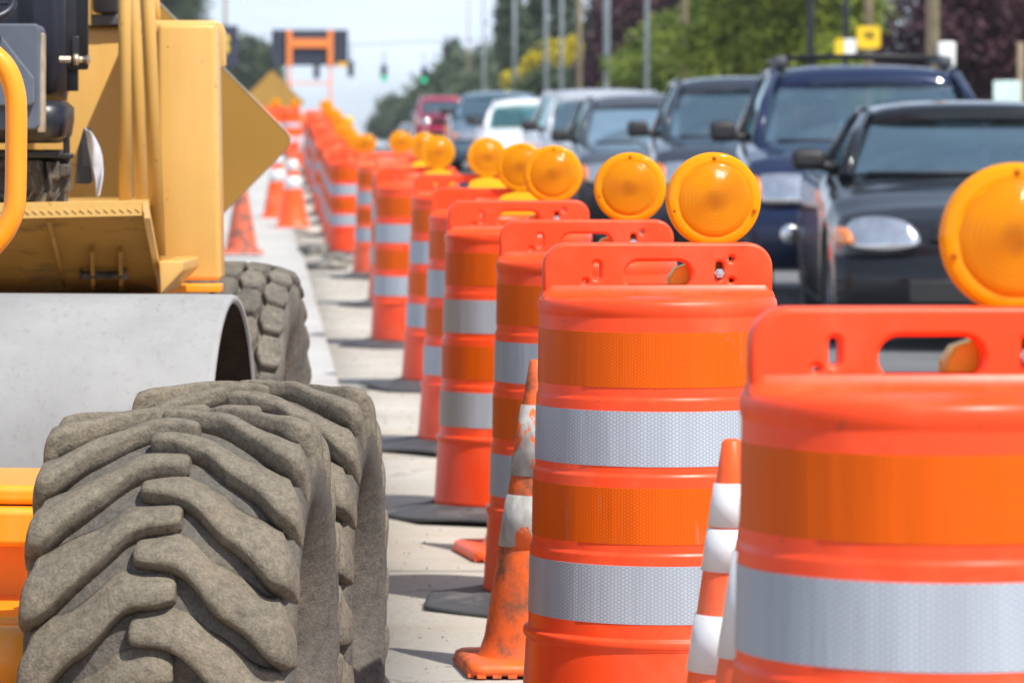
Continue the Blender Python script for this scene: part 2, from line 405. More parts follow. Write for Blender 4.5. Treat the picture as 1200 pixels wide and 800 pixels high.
# setting
def concrete(name, a, b_, sc1=1.0, joints=True, stain=.5):
    m, nt, b, out = newmat(name)
    g = N(nt, 'ShaderNodeNewGeometry'); v = g.outputs['Position']
    n1 = noise_n(nt, v, .9 * sc1, 8, .6); cc = ramp(nt, n1, [(.3, a), (.7, b_)])
    n2 = noise_n(nt, v, 55, 7, .75); cc = mixc(nt, ramp(nt, n2, [(.3, .5), (.55, 0.0)]), cc, tuple(x * .62 for x in a))
    mp = N(nt, 'ShaderNodeMapping'); mp.inputs['Scale'].default_value = (.5, 1.2, 1); nt.links.new(v, mp.inputs[0])
    n3 = noise_n(nt, mp.outputs[0], 2.4, 9, .7); cc = mixc(nt, ramp(nt, n3, [(.5, 0.0), (.68, stain)]), cc, (.42, .33, .22))
    n4 = noise_n(nt, v, 11, 9, .75); cc = mixc(nt, ramp(nt, n4, [(.64, 0.0), (.76, .35)]), cc, tuple(x * .6 for x in a))
    n5 = noise_n(nt, v, .35, 6, .6); cc = mixc(nt, ramp(nt, n5, [(.45, 0.0), (.62, .3)]), cc, tuple(x * .72 for x in a))
    hh = n2
    if joints:
        sp = N(nt, 'ShaderNodeSeparateXYZ'); nt.links.new(v, sp.inputs[0])
        w = math_n(nt, 'ADD', sp.outputs[1], math_n(nt, 'MULTIPLY', noise_n(nt, v, 2.5, 4), .10))
        fr = math_n(nt, 'FRACT', math_n(nt, 'MULTIPLY', w, 1 / 3.7))
        j = math_n(nt, 'LESS_THAN', fr, .008)
        cc = mixc(nt, math_n(nt, 'MULTIPLY', j, .7), cc, (.1, .09, .07))
        vo = N(nt, 'ShaderNodeTexVoronoi', feature='DISTANCE_TO_EDGE'); vo.inputs['Scale'].default_value = .55
        wv = N(nt, 'ShaderNodeVectorMath', operation='ADD'); nz = N(nt, 'ShaderNodeTexNoise'); nz.inputs['Scale'].default_value = 3; nz.inputs['Detail'].default_value = 6
        nt.links.new(v, nz.inputs['Vector']); nt.links.new(v, wv.inputs[0]); nt.links.new(nz.outputs['Color'], wv.inputs[1]); nt.links.new(wv.outputs[0], vo.inputs['Vector'])
        cr = math_n(nt, 'LESS_THAN', vo.outputs['Distance'], .006)
        cc = mixc(nt, math_n(nt, 'MULTIPLY', cr, .55), cc, (.12, .1, .08))
    nt.links.new(cc, b.inputs['Base Color']); b.inputs['Roughness'].default_value = .9
    bump(nt, b, math_n(nt, 'ADD', hh, n4), .5, .006)
    return m
M['lane'] = concrete('old_concrete', (.42, .385, .33), (.56, .525, .465))
M['newcon'] = concrete('new_concrete', (.43, .43, .42), (.52, .52, .51), 1, False, .12)
M['asphalt'] = concrete('asphalt', (.16, .165, .175), (.24, .245, .25), 1, False, .2)
M['dirt'] = concrete('dirt', (.25, .2, .14), (.34, .28, .2), 1.5, False, .6)
M['sidewalk'] = concrete('sidewalk', (.42, .42, .4), (.5, .5, .48), 1, False, .2)
M['grassmat'] = simple('verge_grass', (.06, .09, .025), .9, 0, .5, .6, .5, 8)
M['linepaint'] = simple('line_paint', (.75, .75, .73), .6, 0, .1, 5, 0, 60, (.3, .3, .3), .2, 6)
M['chunk'] = simple('asphalt_chunk', (.12, .12, .12), .9, 0, .5, 12, .8, 30, (.28, .25, .2), .4, 6)
M['gravel'] = simple('grit', (.3, .27, .22), .9, 0, .5, 30)
M['wood'] = simple('pole_wood', (.38, .29, .19), .8, 0, .25, 3, .5, 20)
M['galv'] = simple('pole_metal', (.42, .47, .52), .45, .4, .12, 3)
M['darkpole'] = simple('pole_dark', (.06, .07, .09), .5, .3, .2, 3)
M['signyellow'] = simple('sign_yellow', (.85, .55, .01), .5, 0, .06)
M['signwhite'] = simple('sign_white', (.8, .82, .82), .5, 0, .06)
M['signpale'] = simple('sign_pale_green', (.62, .8, .78), .5, 0, .08)
M['signblack'] = simple('sign_black', (.02, .02, .02), .5)
M['board'] = simple('board_black', (.03, .035, .06), .5, 0, .2)
M['frameorange'] = simple('trailer_orange', (.85, .24, .05), .45, 0, .1)
M['bark'] = simple('bark', (.10, .075, .055), .9, 0, .4, 6, .8, 20)
def leaf(name, a, b_):
    m, nt, b, out = newmat(name)
    v = tcoord(nt); n = noise_n(nt, v, 1.1, 3); g = N(nt, 'ShaderNodeNewGeometry')
    cc = ramp(nt, math_n(nt, 'ADD', math_n(nt, 'MULTIPLY', n, .6), math_n(nt, 'MULTIPLY', g.outputs['Random Per Island'], .45)), [(.25, a), (.8, b_)])
    nt.links.new(cc, b.inputs['Base Color']); b.inputs['Roughness'].default_value = .55
    tr = N(nt, 'ShaderNodeBsdfTranslucent'); nt.links.new(cc, tr.inputs[0])
    mx = N(nt, 'ShaderNodeMixShader'); mx.inputs[0].default_value = .3
    nt.links.new(b.outputs[0], mx.inputs[1]); nt.links.new(tr.outputs[0], mx.inputs[2]); nt.links.new(mx.outputs[0], out.inputs[0])
    return m
M['lf_green'] = leaf('leaves_green', (.09, .15, .02), (.28, .34, .05))
M['lf_bright'] = leaf('leaves_bright', (.13, .19, .02), (.40, .46, .05))
M['lf_dark'] = leaf('leaves_dark', (.04, .07, .035), (.11, .15, .07))
M['lf_far'] = leaf('leaves_far', (.07, .11, .06), (.15, .20, .11))
M['lf_yellow'] = leaf('leaves_broom', (.42, .36, .01), (.75, .62, .02))
M['lf_purple'] = leaf('leaves_plum', (.045, .02, .03), (.16, .06, .085))
def at(px, py, y):            # a measured point of the place, y metres down the road
    s = F / y
    return Vector(((px - 300) / s, y, CAMZ - (py - 140) / s))
def adopt(root, o):           # mesh was modelled in world coordinates: bring it under its thing
    bpy.context.view_layer.update()
    o.parent = root
    p = root
    while p.parent is not None: p = p.parent
    if root.parent is None:
        mw = Matrix.LocRotScale(root.location, root.rotation_euler, None)
        o.data.transform(mw.inverted())
    return o
# ---------------------------------------------------------------- drums
def band_mesh(name, z0, z1, r0, r1, m):
    me = bpy.data.meshes.new(name); bm = bmesh.new(); uv = bm.loops.layers.uv.new('UVMap'); n = 96; g = []
    prof = [(r0 - .004, z0 - .0005), (r0, z0), (r1, z1), (r1 - .004, z1 + .0005)]
    for r, z in prof: g.append([bm.verts.new((r * math.cos(2 * math.pi * i / n), r * math.sin(2 * math.pi * i / n), z)) for i in range(n)])
    cap = [[bm.verts.new(v.co) for v in g[1]], [bm.verts.new(v.co) for v in g[2]]]
    for k in range(3):
        for i in range(n):
            j = (i + 1) % n
            if k != 1:
                lo, hi = (g[0], cap[0]) if k == 0 else (cap[1], g[3])
                bm.faces.new((lo[i], lo[j], hi[j], hi[i])); continue
            f = bm.faces.new((g[k][i], g[k][j], g[k + 1][j], g[k + 1][i])); f.smooth = (k == 1)
            for l, (ii, kk) in zip(f.loops, ((i, k), (i + 1, k), (i + 1, k + 1), (i, k + 1))):
                l[uv].uv = (2 * math.pi * ii / n * .22, prof[kk][1])
    bm.to_mesh(me); bm.free(); me.materials.append(m); return me
def _sec(z0, z1, r0, r1): return [(r0, z0), (r0 - .0002, z0 + .002), (r1 + .0002, z1 - .002), (r1, z1)]
body_prof = [(.20, .03), (.250, .03), (.252, .05)] + _sec(.06, .224, .250, .2395) + [(.2440, .230), (.2448, .234), (.2448, .240), (.2436, .2435)] + _sec(.246, .392, .2355, .2318) + [] + \
    [(.2312, .3945), (.2290, .3970)] + _sec(.3990, .532, .2282, .2262) + [(.2256, .5345), (.2236, .5370)] + _sec(.5390, .668, .2228, .2206) + [(.2200, .6705), (.2182, .6730)] + \
    _sec(.6750, .816, .2176, .2156) + [(.2172, .820), (.2184, .826), (.2188, .834), (.2172, .842), (.2120, .847), (.150, .850), (.0005, .850)]
def drum_body(faded=False, dent=0):
    b = MB(); b.lathe(body_prof, n=72)
    for v in b.bm.verts:
        a = math.atan2(v.co.y, v.co.x); r = math.hypot(v.co.x, v.co.y)
        if .04 < v.co.z < .215:   # moulded lifting recess at the foot
            d = abs((a + math.pi / 2 + math.pi) % (2 * math.pi) - math.pi)
            if d < .42:
                k = (1 - (d / .42) ** 2); h = .19 - .11 * k * 0
                v.co.x *= 1 - .04 * k; v.co.y *= 1 - .04 * k
        if dent and r > .1:
            v.co.x += dent * noise.noise(Vector((v.co.z * 3, a, dent * 50))) ; v.co.y += dent * noise.noise(Vector((v.co.z * 3, a + 9, dent * 50)))
    return b.mesh('drum_body')
BODY = [drum_body(), drum_body()]
hl = [(-.2095, .838), (.2095, .838)] + [(.2095 - .045 + .045 * math.cos(R(t)), .900 + .045 * math.sin(R(t))) for t in range(0, 91, 10)] + \
     [(-.2095 + .045 + .045 * math.cos(R(t)), .900 + .045 * math.sin(R(t))) for t in range(90, 181, 10)]
HANDLE = holed_plate([hl, rrect(.122, .050, .0249, 8, 0, .886), rrect(.0135, .032, .0066, 5, -.112, .894), rrect(.0135, .032, .0066, 5, .112, .894),
                      rrect(.009, .009, .0044, 4, .134, .915), rrect(.009, .007, .0034, 4, .134, .876), rrect(.008, .006, .0029, 4, -.133, .874)], .044, .007)
for p in HANDLE.polygons: p.use_smooth = True
def flare():
    b = MB(); b.rings([[(x, y, z) for x, y in rrect(w, d, .018, 4)] for w, d, z in ((.425, .10, .846), (.424, .075, .8515), (.4205, .054, .858), (.419, .045, .868))], cap=False)
    return b.mesh('handle_root')
FLARE = flare()
def join_mesh(a, b_, name):
    bm = bmesh.new(); bm.from_mesh(a); bm.from_mesh(b_); me = bpy.data.meshes.new(name); bm.to_mesh(me); bm.free(); return me
# cut the slot region of flare is below the slot, so the two can be joined
HANDLE = join_mesh(HANDLE, FLARE, 'drum_handle')
BANDS = [(.273, .376, .2357, .2331, 'white_band'), (.414, .514, .2288, .2273, 'orange_band'), (.552, .650, .2234, .2217, 'white_band'), (.692, .790, .2182, .2168, 'orange_band')]
BAND = [band_mesh('reflective_band', *q[:4], M[q[4]]) for q in BANDS]
def mat_mesh(seed, rad, sq=.0):
    rr = random.Random(seed); b = MB(); n = 64; ph = [rr.uniform(0, 6.3) for _ in range(4)]
    def poly(a): q = (a % (math.pi / 4)) - math.pi / 8; return math.cos(math.pi / 8) / math.cos(q) * 1.04
    rings = []
    for k, (f, z) in enumerate([(.58, .024), (.62, .042), (.70, .034), (.85, .020), (.97, .013), (1.0, .010), (.998, .001), (.6, .001)]):
        ring = []
        for i in range(n):
            a = 2 * math.pi * i / n
            r = rad * (f if k in (0, 1, 7) else f * poly(a) * (1 + .015 * math.sin(3 * a + ph[0])))
            cz = max(0, math.sin(2 * a + ph[2])) ** 3 * .010 * (f > .8) * (1 if k < 7 else 0)
            ring.append((r * math.cos(a), r * math.sin(a), z + cz))
        rings.append(ring)
    b.rings(rings, cap=False); return b.mesh('rubber_base')
LENS = MB().lathe([(.0005, -.030), (.02, -.0295), (.04, -.027), (.056, -.0240), (.0650, -.0215), (.0665, -.0200), (.0680, -.0195), (.0695, -.0200), (.082, -.0195), (.0858, -.0165), (.0865, -.009), (.0865, -.0015),
                   (.0878, -.001), (.0878, .001), (.0865, .0015), (.0865, .009), (.0858, .0165), (.082, .0195), (.0695, .0200), (.0680, .0195), (.0665, .0200), (.0650, .0215), (.056, .0240), (.04, .027), (.02, .0295), (.0005, .030)], n=64, axis='Y').mesh('lens')
def screw_mesh(): return MB().lathe([(.0001, -.0035), (.0025, -.003), (.0036, -.0012), (.0042, .0), (.0042, .001)], n=14, axis='Y').mesh('screw')
SCREW = screw_mesh()
BOLT = MB().lathe([(.0001, -.0065), (.0062, -.006), (.0062, 0), (.0095, 0.0002), (.0095, .0018), (.004, .002), (.004, .03), (.0001, .03)], n=6, axis='Y', smooth=False).mesh('bolt')
def case_mesh(side, top):
    b = MB(); w = .080
    pts = [(-w, .852), (w, .852), (w, top - .028), (w * .86, top - .010), (w * .5, top), (-w * .5, top), (-w * .86, top - .010), (-w, top - .028)]
    y0, y1 = (.0235, .090) if side > 0 else (-.090, -.0235)
    b.prism([(x + .108, z) for x, z in pts], y0, y1, True)
    yl = .040 * side
    b.rings([[(.108 + x, yl + y, z) for x, y in rrect(ww, dd, .006, 3)] for ww, dd, z in ((.09, .030, top - .003), (.042, .026, top + .006), (.036, .024, .955))], cap=True)
    return b.mesh('lamp_case')
CASE = {1: case_mesh(1, .906), -1: case_mesh(-1, .928)}
SERIAL = 0
def drum(x, y, label, side=1, rz=0, mat_r=.41, lens_dz=0, group='orange traffic drums in a row down the road', dent=0, faded=False, detail=2, hole=False, lamp=True, zs=1.0):
    global SERIAL; SERIAL += 1
    t = empty('traffic_drum', (x, y, gz(y) + .0), label, 'traffic drum', group, R(rz)); t.scale.z = zs
    if SERIAL > 2: t.rotation_euler = (R(rnd.uniform(-.8, .8)), R(rnd.uniform(-.7, .7)), R(rz))
    pm = M['drum_faded'] if faded else M['drum']
    me = BODY[dent]
    if not me.materials: me.materials.append(M['drum'])
    b = link('body', me, None, t)
    h = link('handle', HANDLE, M['drum'], t)
    if faded:
        for o in (b, h):
            o.material_slots[0].link = 'OBJECT'; o.material_slots[0].material = pm
    for q in BAND: link('reflective_band', q, None, t)
    mm = link('rubber_base', mat_mesh(SERIAL, mat_r), M['rubber'], t)
    mm.rotation_euler.z = R(SERIAL * 67)
    if hole:
        o = MB().lathe([(.0005, -.004), (.020, -.004), (.022, 0), (.017, .012)], n=20, axis='Y').build('drain_hole', M['signblack'], t)
        o.location = (-.085, -.228, .115); o.rotation_euler = (R(-6), 0, R(-20))
    if lamp:
        L = link('warning_light', CASE[side], M['case'], t)
        ln = link('lens', LENS, M['lens'], L); ln.location = (.108, .040 * side, 1.022 + lens_dz); ln.rotation_euler.z = R(rnd.uniform(-7, 7))
        ln.rotation_euler.y = R(rnd.uniform(-25, 25))
        if detail > 1:
            for a in (90, 195, -15):
                s_ = link('screw', SCREW, M['lens'], L); s_.location = (.108 + .0765 * math.cos(R(a)), .040 * side - .0200, 1.022 + lens_dz + .0765 * math.sin(R(a)))
        bo = link('bolt', BOLT, M['bolt'], t); bo.location = (.112, -.0225, .889)
    return t
drum(.780, 4.95, 'nearest orange and white banded traffic drum, cut off by the right edge of the photo', 1, 1, .36, zs=1.009)
drum(.734, 7.81, 'sharp scuffed traffic drum with bolted handle, between the striped slim cones and the worn cone', 1, 1, .36)
drum(.800, 10.3, 'traffic drum right behind the tall worn cone, handle peeking over the sharpest drum', 1, -2, .40, zs=.982)
drum(.778, 12.62, 'traffic drum with dark scratches on its white bands and yellow lamp case behind its handle', 1, 2, .42, zs=.985)
drum(.825, 15.15, 'mostly hidden traffic drum whose yellow domed lamp case shows over the scratched drum', -1, -3, .42, zs=.980)
drum(.885, 18.6, 'traffic drum with a round black hole low in its foot', -1, 2, .42, hole=True, zs=.985)
drum(.845, 22.1, 'traffic drum with wide flared foot on a dark mat, left of the holed drum', -1, -2, .42, zs=.978)
drum(.955, 26.8, 'slim looking traffic drum mostly hidden behind the flared foot drum', -1, 3, .42, faded=True, detail=1, zs=.98)
drum(.965, 31.6, 'faded traffic drum in the middle distance, only its left side showing above a mat', 1, 0, .42, faded=True, detail=1, zs=.98)
drum(.90, 38.5, 'traffic drum in the middle distance standing just behind the asphalt rubble', 1, -3, .42, detail=1, zs=.98)
for k, yy in enumerate((42.5, 45.4, 48.3, 51.2, 54, 56.8, 59.6, 62.4, 65.2)):
    drum(.93 + .01 * (k % 3), yy, 'blurred traffic drum in the tight line climbing the distant rise', 1, 3 * (k % 3) - 3, .42, 0, 'traffic drums in the tight line climbing the distant rise', faded=k % 2 == 1, detail=0)
drum(.25, 80, 'distant traffic drum at the foot of the tan diamond sign, left one of the two', 1, 0, .42, 0, detail=0)
drum(.66, 84, 'distant traffic drum under the tan diamond sign with its amber lamp against the sky', 1, 4, .42, 0, detail=0)
# ---------------------------------------------------------------- cones
def cone(x, y, label, h=.71, rb=.135, rt=.024, bands=(), m='orange_cone', bm_='cone_white', lean=0, dy=0, base=.36, rz=0, group=None, z=None, bt=.028, tip=None):
    t = empty('traffic_cone', (x, y, (gz(y) if z is None else z)), label, 'traffic cone', group, R(rz))
    b = MB(); f = lambda z: rb + (rt - rb) * (z - bt) / (h - bt)
    prof = [(rb + .015, bt), (rb + .004, bt + .012)] + [(f(bt + (h - bt) * k / 14), bt + (h - bt) * k / 14) for k in range(1, 14)] + [(rt, h - .004), (rt - .004, h), (rt - .008, h - .002), (rt - .012, h - .08)]
    b.lathe(prof, n=40); body = b.build('cone_body', M[m], t)
    c = MB(); c.rings([[(px, py, zz) for px, py in rrect(base * s_, base * s_, .03, 5)] for s_, zz in ((1, .004), (1.0, bt * .55), (.985, bt * .8), (.93, bt), (.5, bt + .004))], cap=True)
    # feet under the base
    for i in range(9):
        for sx in (-1, 1):
            c.box(((i - 4) * base * .105, sx * base * .485, .003), (.018, .012, .008)); c.box((sx * base * .485, (i - 4) * base * .105, .003), (.012, .018, .008))
    bs = c.build('cone_base', M[m], t)
    bs.location.z = .004
    for z0, z1 in bands:
        q = MB(); q.lathe([(f(z0) - .001, z0), (f(z0) + .003, z0 + .001), (f(z1) + .003, z1 - .001), (f(z1) - .001, z1)], n=40); q.build('reflective_collar', M[bm_], t)
    if tip:
        q = MB(); q.lathe([(rt * .9, h - .02), (rt * 1.3, h), (rt * 1.5, h + .08), (rt * .6, h + .13), (.001, h + .14)], n=16); q.build('cone_cap', M[tip], t)
    for o in (body,) : pass
    if lean: t.rotation_euler = (0, R(lean), R(rz))
    return t
cone(.590, 9.07, 'tall slim cone with two peeling grey collars, left of the sharp scuffed drum', .660, .112, .014, [(.415, .565), (.265, .375)], 'dirty_cone', 'worn', lean=.5, base=.31, rz=4)
cone(.700, 6.28, 'slim striped cone with a doubled white collar, left of the pair between the nearest drums', .70, .112, .014, [(.572, .636), (.507, .570), (.36, .444)], 'orange_cone', 'cone_white', rz=0)
cone(.680, 5.80, 'slim striped cone with one long white collar, right of the pair between the nearest drums', .685, .112, .014, [(.440, .585)], 'orange_cone', 'cone_white', base=.32)
cone(.735, 11.45, 'cone hidden behind the drums with only the corner of its orange base on the concrete', .60, .12, .02, [(.35, .5)], 'orange_cone', base=.36, rz=8)
cone(-.12, 35.5, 'faded old cone smeared with dark marks, under the lower corner of the big diamond sign', .71, .135, .02, [], 'old_cone', z=.05)
cone(.405, 46.8, 'bright cone with two white collars on the new pavement, right one of the pair', .84, .17, .03, [(.42, .56), (.62, .74)], 'orange_cone', z=gz(46.8) + .03)
cone(.25, 49.5, 'bright cone with two white collars on the new pavement, left one of the pair', .84, .17, .03, [(.42, .56), (.62, .74)], 'orange_cone', z=gz(49.5) + .03)
cone(1.66, 76, 'distant striped cone with a yellow top standing alone against the sky', .66, .11, .05, [(.12, .26), (.36, .48)], 'orange_cone', tip='case')
cone(.80, 71, 'distant pale striped cone beside the dark gap left of the climbing drums', .72, .13, .03, [(.25, .5)], 'orange_cone')

# ---------------------------------------------------------------- big tyres
def carcass(Rr, W, rim, n=96):
    h = W / 2
    return [(rim, -h * .70), (rim + .012, -h * .78), (Rr * .70, -h * .99), (Rr * .82, -h * 1.01), (Rr * .90, -h * .97), (Rr * .925, -h * .87), (Rr * .955, -h * .7), (Rr * .985, -h * .4), (Rr, 0),
            (Rr * .985, h * .4), (Rr * .955, h * .7), (Rr * .925, h * .87), (Rr * .90, h * .97), (Rr * .82, h * 1.01), (Rr * .70, h * .99), (rim + .012, h * .78), (rim, h * .70)]
def surf(Rr, W, u, a, e):
    h = W / 2; s_ = 1 if u >= 0 else -1; au = abs(u)
    if au <= h * .9:
        x = au; r = Rr * (1 - .05 * (au / (h * .9)) ** 2); nx = .12 * (au / h); nr = 1
    else:
        t = (au - h * .9); r = Rr * .95 - t * .93; x = h * (.9 + .10 * min(1, t / (h * .25))); nx = min(1, .3 + 6 * t / h * .5); nr = .7 * (1 - min(1, t / (h * .5)))
    l = math.hypot(nx, nr)
    x += nx / l * e; r += nr / l * e
    return (s_ * x, -math.cos(a) * 0 + r * math.sin(a), r * math.cos(a))   # a=0 is the top, a<0 towards the camera (-Y)
def lug_strip(b, Rr, W, st, a0, hgt, jit=0):
    """st: stations (u, arc metres, half width, height factor); right hand side if u grows"""
    rr = []
    P = []
    for q in st:
        P.append(q)
    # refine
    Q = []
    for i in range(len(P) - 1):
        for k in range(4):
            t = k / 4; Q.append(tuple(P[i][j] * (1 - t) + P[i + 1][j] * t for j in range(4)))
    Q.append(P[-1])
    for _ in range(3): Q = [Q[0]] + [tuple((Q[i - 1][j] + 2 * Q[i][j] + Q[i + 1][j]) / 4 for j in range(4)) for i in range(1, len(Q) - 1)] + [Q[-1]]
    for (u, m_, w, hf) in Q:
        a = a0 + (m_ + .007 * noise.noise(Vector((u * 16, a0 * 3, 9)))) / Rr; ring = []
        wn = w * (1 + .16 * noise.noise(Vector((u * 20, a0 * 5, 1)))); hh = hgt * hf * (1 + .16 * noise.noise(Vector((u * 18, a0 * 7, 4))))
        for dw, e in ((-1.22, -.006), (-1.10, hh * .40), (-1.03, hh * .80), (-.92, hh * .97), (-.55, hh * 1.02), (-.05, hh * 1.0), (.45, hh * .90), (.85, hh * .72), (1.15, hh * .47), (1.45, hh * .26), (1.85, hh * .10), (2.2, -.004)):
            ring.append(surf(Rr, W, u, a + dw * wn / Rr, e))
        rr.append(ring)
    b.rings(rr, cap=True, closed=True, smooth=True)
NC = [0]
def r4_tyre(Rr, W, rim, nl, hgt=.030):
    b = MB(); b.lathe(carcass(Rr, W, rim), n=96, axis='X'); b.bm.faces.ensure_lookup_table(); NC[0] = len(b.bm.faces)
    h = W / 2
    st = [(-.036, .002, .012, .7), (-.030, .001, .019, 1), (.020, 0, .022, 1), (.056, -.014, .026, 1), (.095, -.058, .029, 1), (.150, -.096, .031, 1), (h * .82, -.128, .036, 1.18), (h * .93, -.137, .038, 1.1), (h * 1.02, -.141, .035, .62), (h * 1.12, -.146, .030, .25), (h * 1.24, -.150, .020, .0)]
    for k in range(nl):
        a = 2 * math.pi * k / nl
        lug_strip(b, Rr, W, st, a, hgt)
        lug_strip(b, Rr, W, [(-u, m_, w, f) for u, m_, w, f in st], a + math.pi / nl, hgt)
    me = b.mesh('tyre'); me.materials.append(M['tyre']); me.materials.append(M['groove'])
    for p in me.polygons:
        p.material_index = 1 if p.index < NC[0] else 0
    return me
T1 = r4_tyre(.398, .442, .22, 20)
def rim_mesh(r, W):
    h = W / 2
    return MB().lathe([(r + .004, h * .60), (r + .008, h * .66), (r - .004, h * .64), (r - .02, h * .5), (r * .8, h * .30), (r * .45, h * .26), (r * .42, h * .42), (r * .3, h * .44), (.001, h * .44)], n=40, axis='X').mesh('rim')
def diamond_tyre(Rr, W, rim, n):
    b = MB(); b.lathe(carcass(Rr, W, rim), n=96, axis='X'); h = W / 2
    cols = 5; pitch = 2 * math.pi / n
    for c in range(cols):
        u0 = (c - (cols - 1) / 2) * W * .205
        for k in range(n):
            a = pitch * (k + .5 * (c % 2))
            outl = [(-.5, -.12), (-.30, -.42), (.30, -.42), (.5, -.12), (.5, .12), (.30, .42), (-.30, .42), (-.5, .12)]
            rings = []
            for f, e in ((1.12, -.005), (.98, .014), (.86, .018)):
                rings.append([surf(Rr, W, u0 + ux * W * .205 * f * .98, a + ua * pitch * 1.02 * f, e) for ux, ua in outl])
            b.rings(rings, cap=True, smooth=False)
    return b.mesh('tyre')

def P2(x, y, yaw, ox, oy):   # local (right, forward) of a yawed machine -> world
    c, s = math.cos(yaw), math.sin(yaw)
    return (ox + x * c + y * s, oy - x * s + y * c)

# --- near machine: low loader chassis on two dusty lugged tyres -----------------------------------
YAW = -R(7.4)
near = empty('wheel_loader', (-.116, 7.22, -.165), 'amber loader at the left edge on two dusty lugged tyres, one behind the other', 'construction machine', None, YAW)
def wheel(root, loc, tm, rm, tmat, rmat, label=None):
    w = link('wheel', tm, tmat, root); w.location = loc
    w.rotation_euler.x = R(rnd.uniform(-4, 4))
    r_ = link('rim', rm, rmat, w)
    if label: w['label'] = label
    return w
RM1 = rim_mesh(.222, .485)
w1 = wheel(near, (0, 0, .422), T1, RM1, M['tyre'], M['amber'], 'front dusty lugged tyre filling the bottom left')
w2 = wheel(near, (-.008, .93, .410), T1, RM1, M['tyre'], M['amber'], 'second lugged tyre tucked behind the front one')
w1.rotation_euler.x = R(5); w2.rotation_euler.x = R(-3)
def nb(c, d, name='chassis_beam', m='amber', bev=.012):
    b = MB(); b.box(c, d, None, bev, 3); return b.build(name, M[m], near)
nb((-.62, .66, .655), (.66, .40, .035), 'deck_plate')
nb((-.60, .50, .600), (.62, .16, .070))
nb((-.62, .62, .50), (.60, .12, .15), 'side_web')
nb((-.58, .40, .445), (.56, .36, .035), 'step')
nb((-.80, .30, .30), (.60, 1.5, .22), 'axle_carrier')
for yy in (0, .93):
    MB().tube([(-.6, yy, .415), (-.1, yy, .415)], .06, 20).build('axle', M['amber'], near)
b = MB(); b.tube([(-.80, -.62, .62), (-.46, -.62, .36), (-.33, -.62, .30)], [.055, .055, .05], 20); b.build('hydraulic_cylinder', M['amber'], near)
for yy in (.2,):
    b = MB(); b.tube([(-.95, -.3, .45), (-.72, -.5, .58)], .045, 16); b.build('hydraulic_hose', M['black'], near)
hp = [at(px, py, 7.95) for px, py in ((-170, 40), (-60, 48), (-20, 58), (-2, 70), (9, 84), (16, 103), (19, 125), (19, 175), (18, 230), (15, 250), (7, 268), (-4, 283), (-20, 298), (-60, 330), (-105, 385), (-115, 440), (-116, 560))]
sm = []
for i in range(len(hp) - 1):
    for k in range(4): 
        t = k / 4; p0, p1, p2, p3 = hp[max(i - 1, 0)], hp[i], hp[i + 1], hp[min(i + 2, len(hp) - 1)]
        sm.append(.5 * ((2 * p1) + (-p0 + p2) * t + (2 * p0 - 5 * p1 + 4 * p2 - p3) * t * t + (-p0 + 3 * p1 - 3 * p2 + p3) * t ** 3))
sm.append(hp[-1])
adopt(near, MB().tube(sm, .0205, 20).build('handrail', M['amber']))
b = MB(); b.tube([hp[0], hp[0] + Vector((-.1, 0, -.05)), Vector((hp[0].x - .12, 7.95, .50))], .0205, 16); adopt(near, b.build('handrail_post', M['amber']))

# --- yellow vibratory roller -----------------------------------------------------------------------
rol = empty('road_roller', (-.80, 10.6, -.165), 'yellow road roller with smooth grey steel drum and black seat, behind the dusty lugged tyres', 'road roller')
def ad(b, name, m, bev=0, parent=None): return adopt(rol, b.build(name, M[m] if isinstance(m, str) else m, None, bev))
# steel drum
th = R(7.0); ax = Vector((math.cos(th), -math.sin(th), 0)); fw = Vector((math.sin(th), math.cos(th), 0)); up = Vector((0, 0, 1))
RC = .445; cc = at(275, 345, 9.45); cc.z = cc.z - RC
def ringp(c, r, n=120): return [c + fw * (r * math.cos(2 * math.pi * i / n)) + up * (r * math.sin(2 * math.pi * i / n)) for i in range(n)]
b = MB(); b.rings([ringp(cc - ax * 1.75, RC - .016), ringp(cc - ax * 1.75, RC), ringp(cc - ax * .012, RC), ringp(cc - ax * .003, RC - .002), ringp(cc, RC - .006), ringp(cc - ax * .0, RC - .016), ringp(cc - ax * .006, RC - .02)], cap=False)
ad(b, 'steel_drum', 'rollersteel')
b = MB(); b.rings([ringp(cc - ax * .006, RC - .0205), ringp(cc - ax * .30, RC - .0205), ringp(cc - ax * .30, .12), ringp(cc - ax * .16, .11), ringp(cc - ax * .16, .001)], cap=False)
ad(b, 'drum_inner', 'drum_dark')
b = MB(); b.rings([ringp(cc - ax * 1.74, RC - .0205), ringp(cc - ax * 1.5, RC - .0205), ringp(cc - ax * 1.5, .001)], cap=False); ad(b, 'drum_inner', 'drum_dark')
# yoke holding it, low and to the left
b = MB(); b.box(cc - ax * 1.85 + Vector((0, .35, 0)), (.06, 1.2, .22), None, .01); ad(b, 'yoke_arm', 'yellow')
b = MB(); b.box((-.95, 10.12, .44), (1.6, .14, .24), None, .01); ad(b, 'yoke_beam', 'yellow')
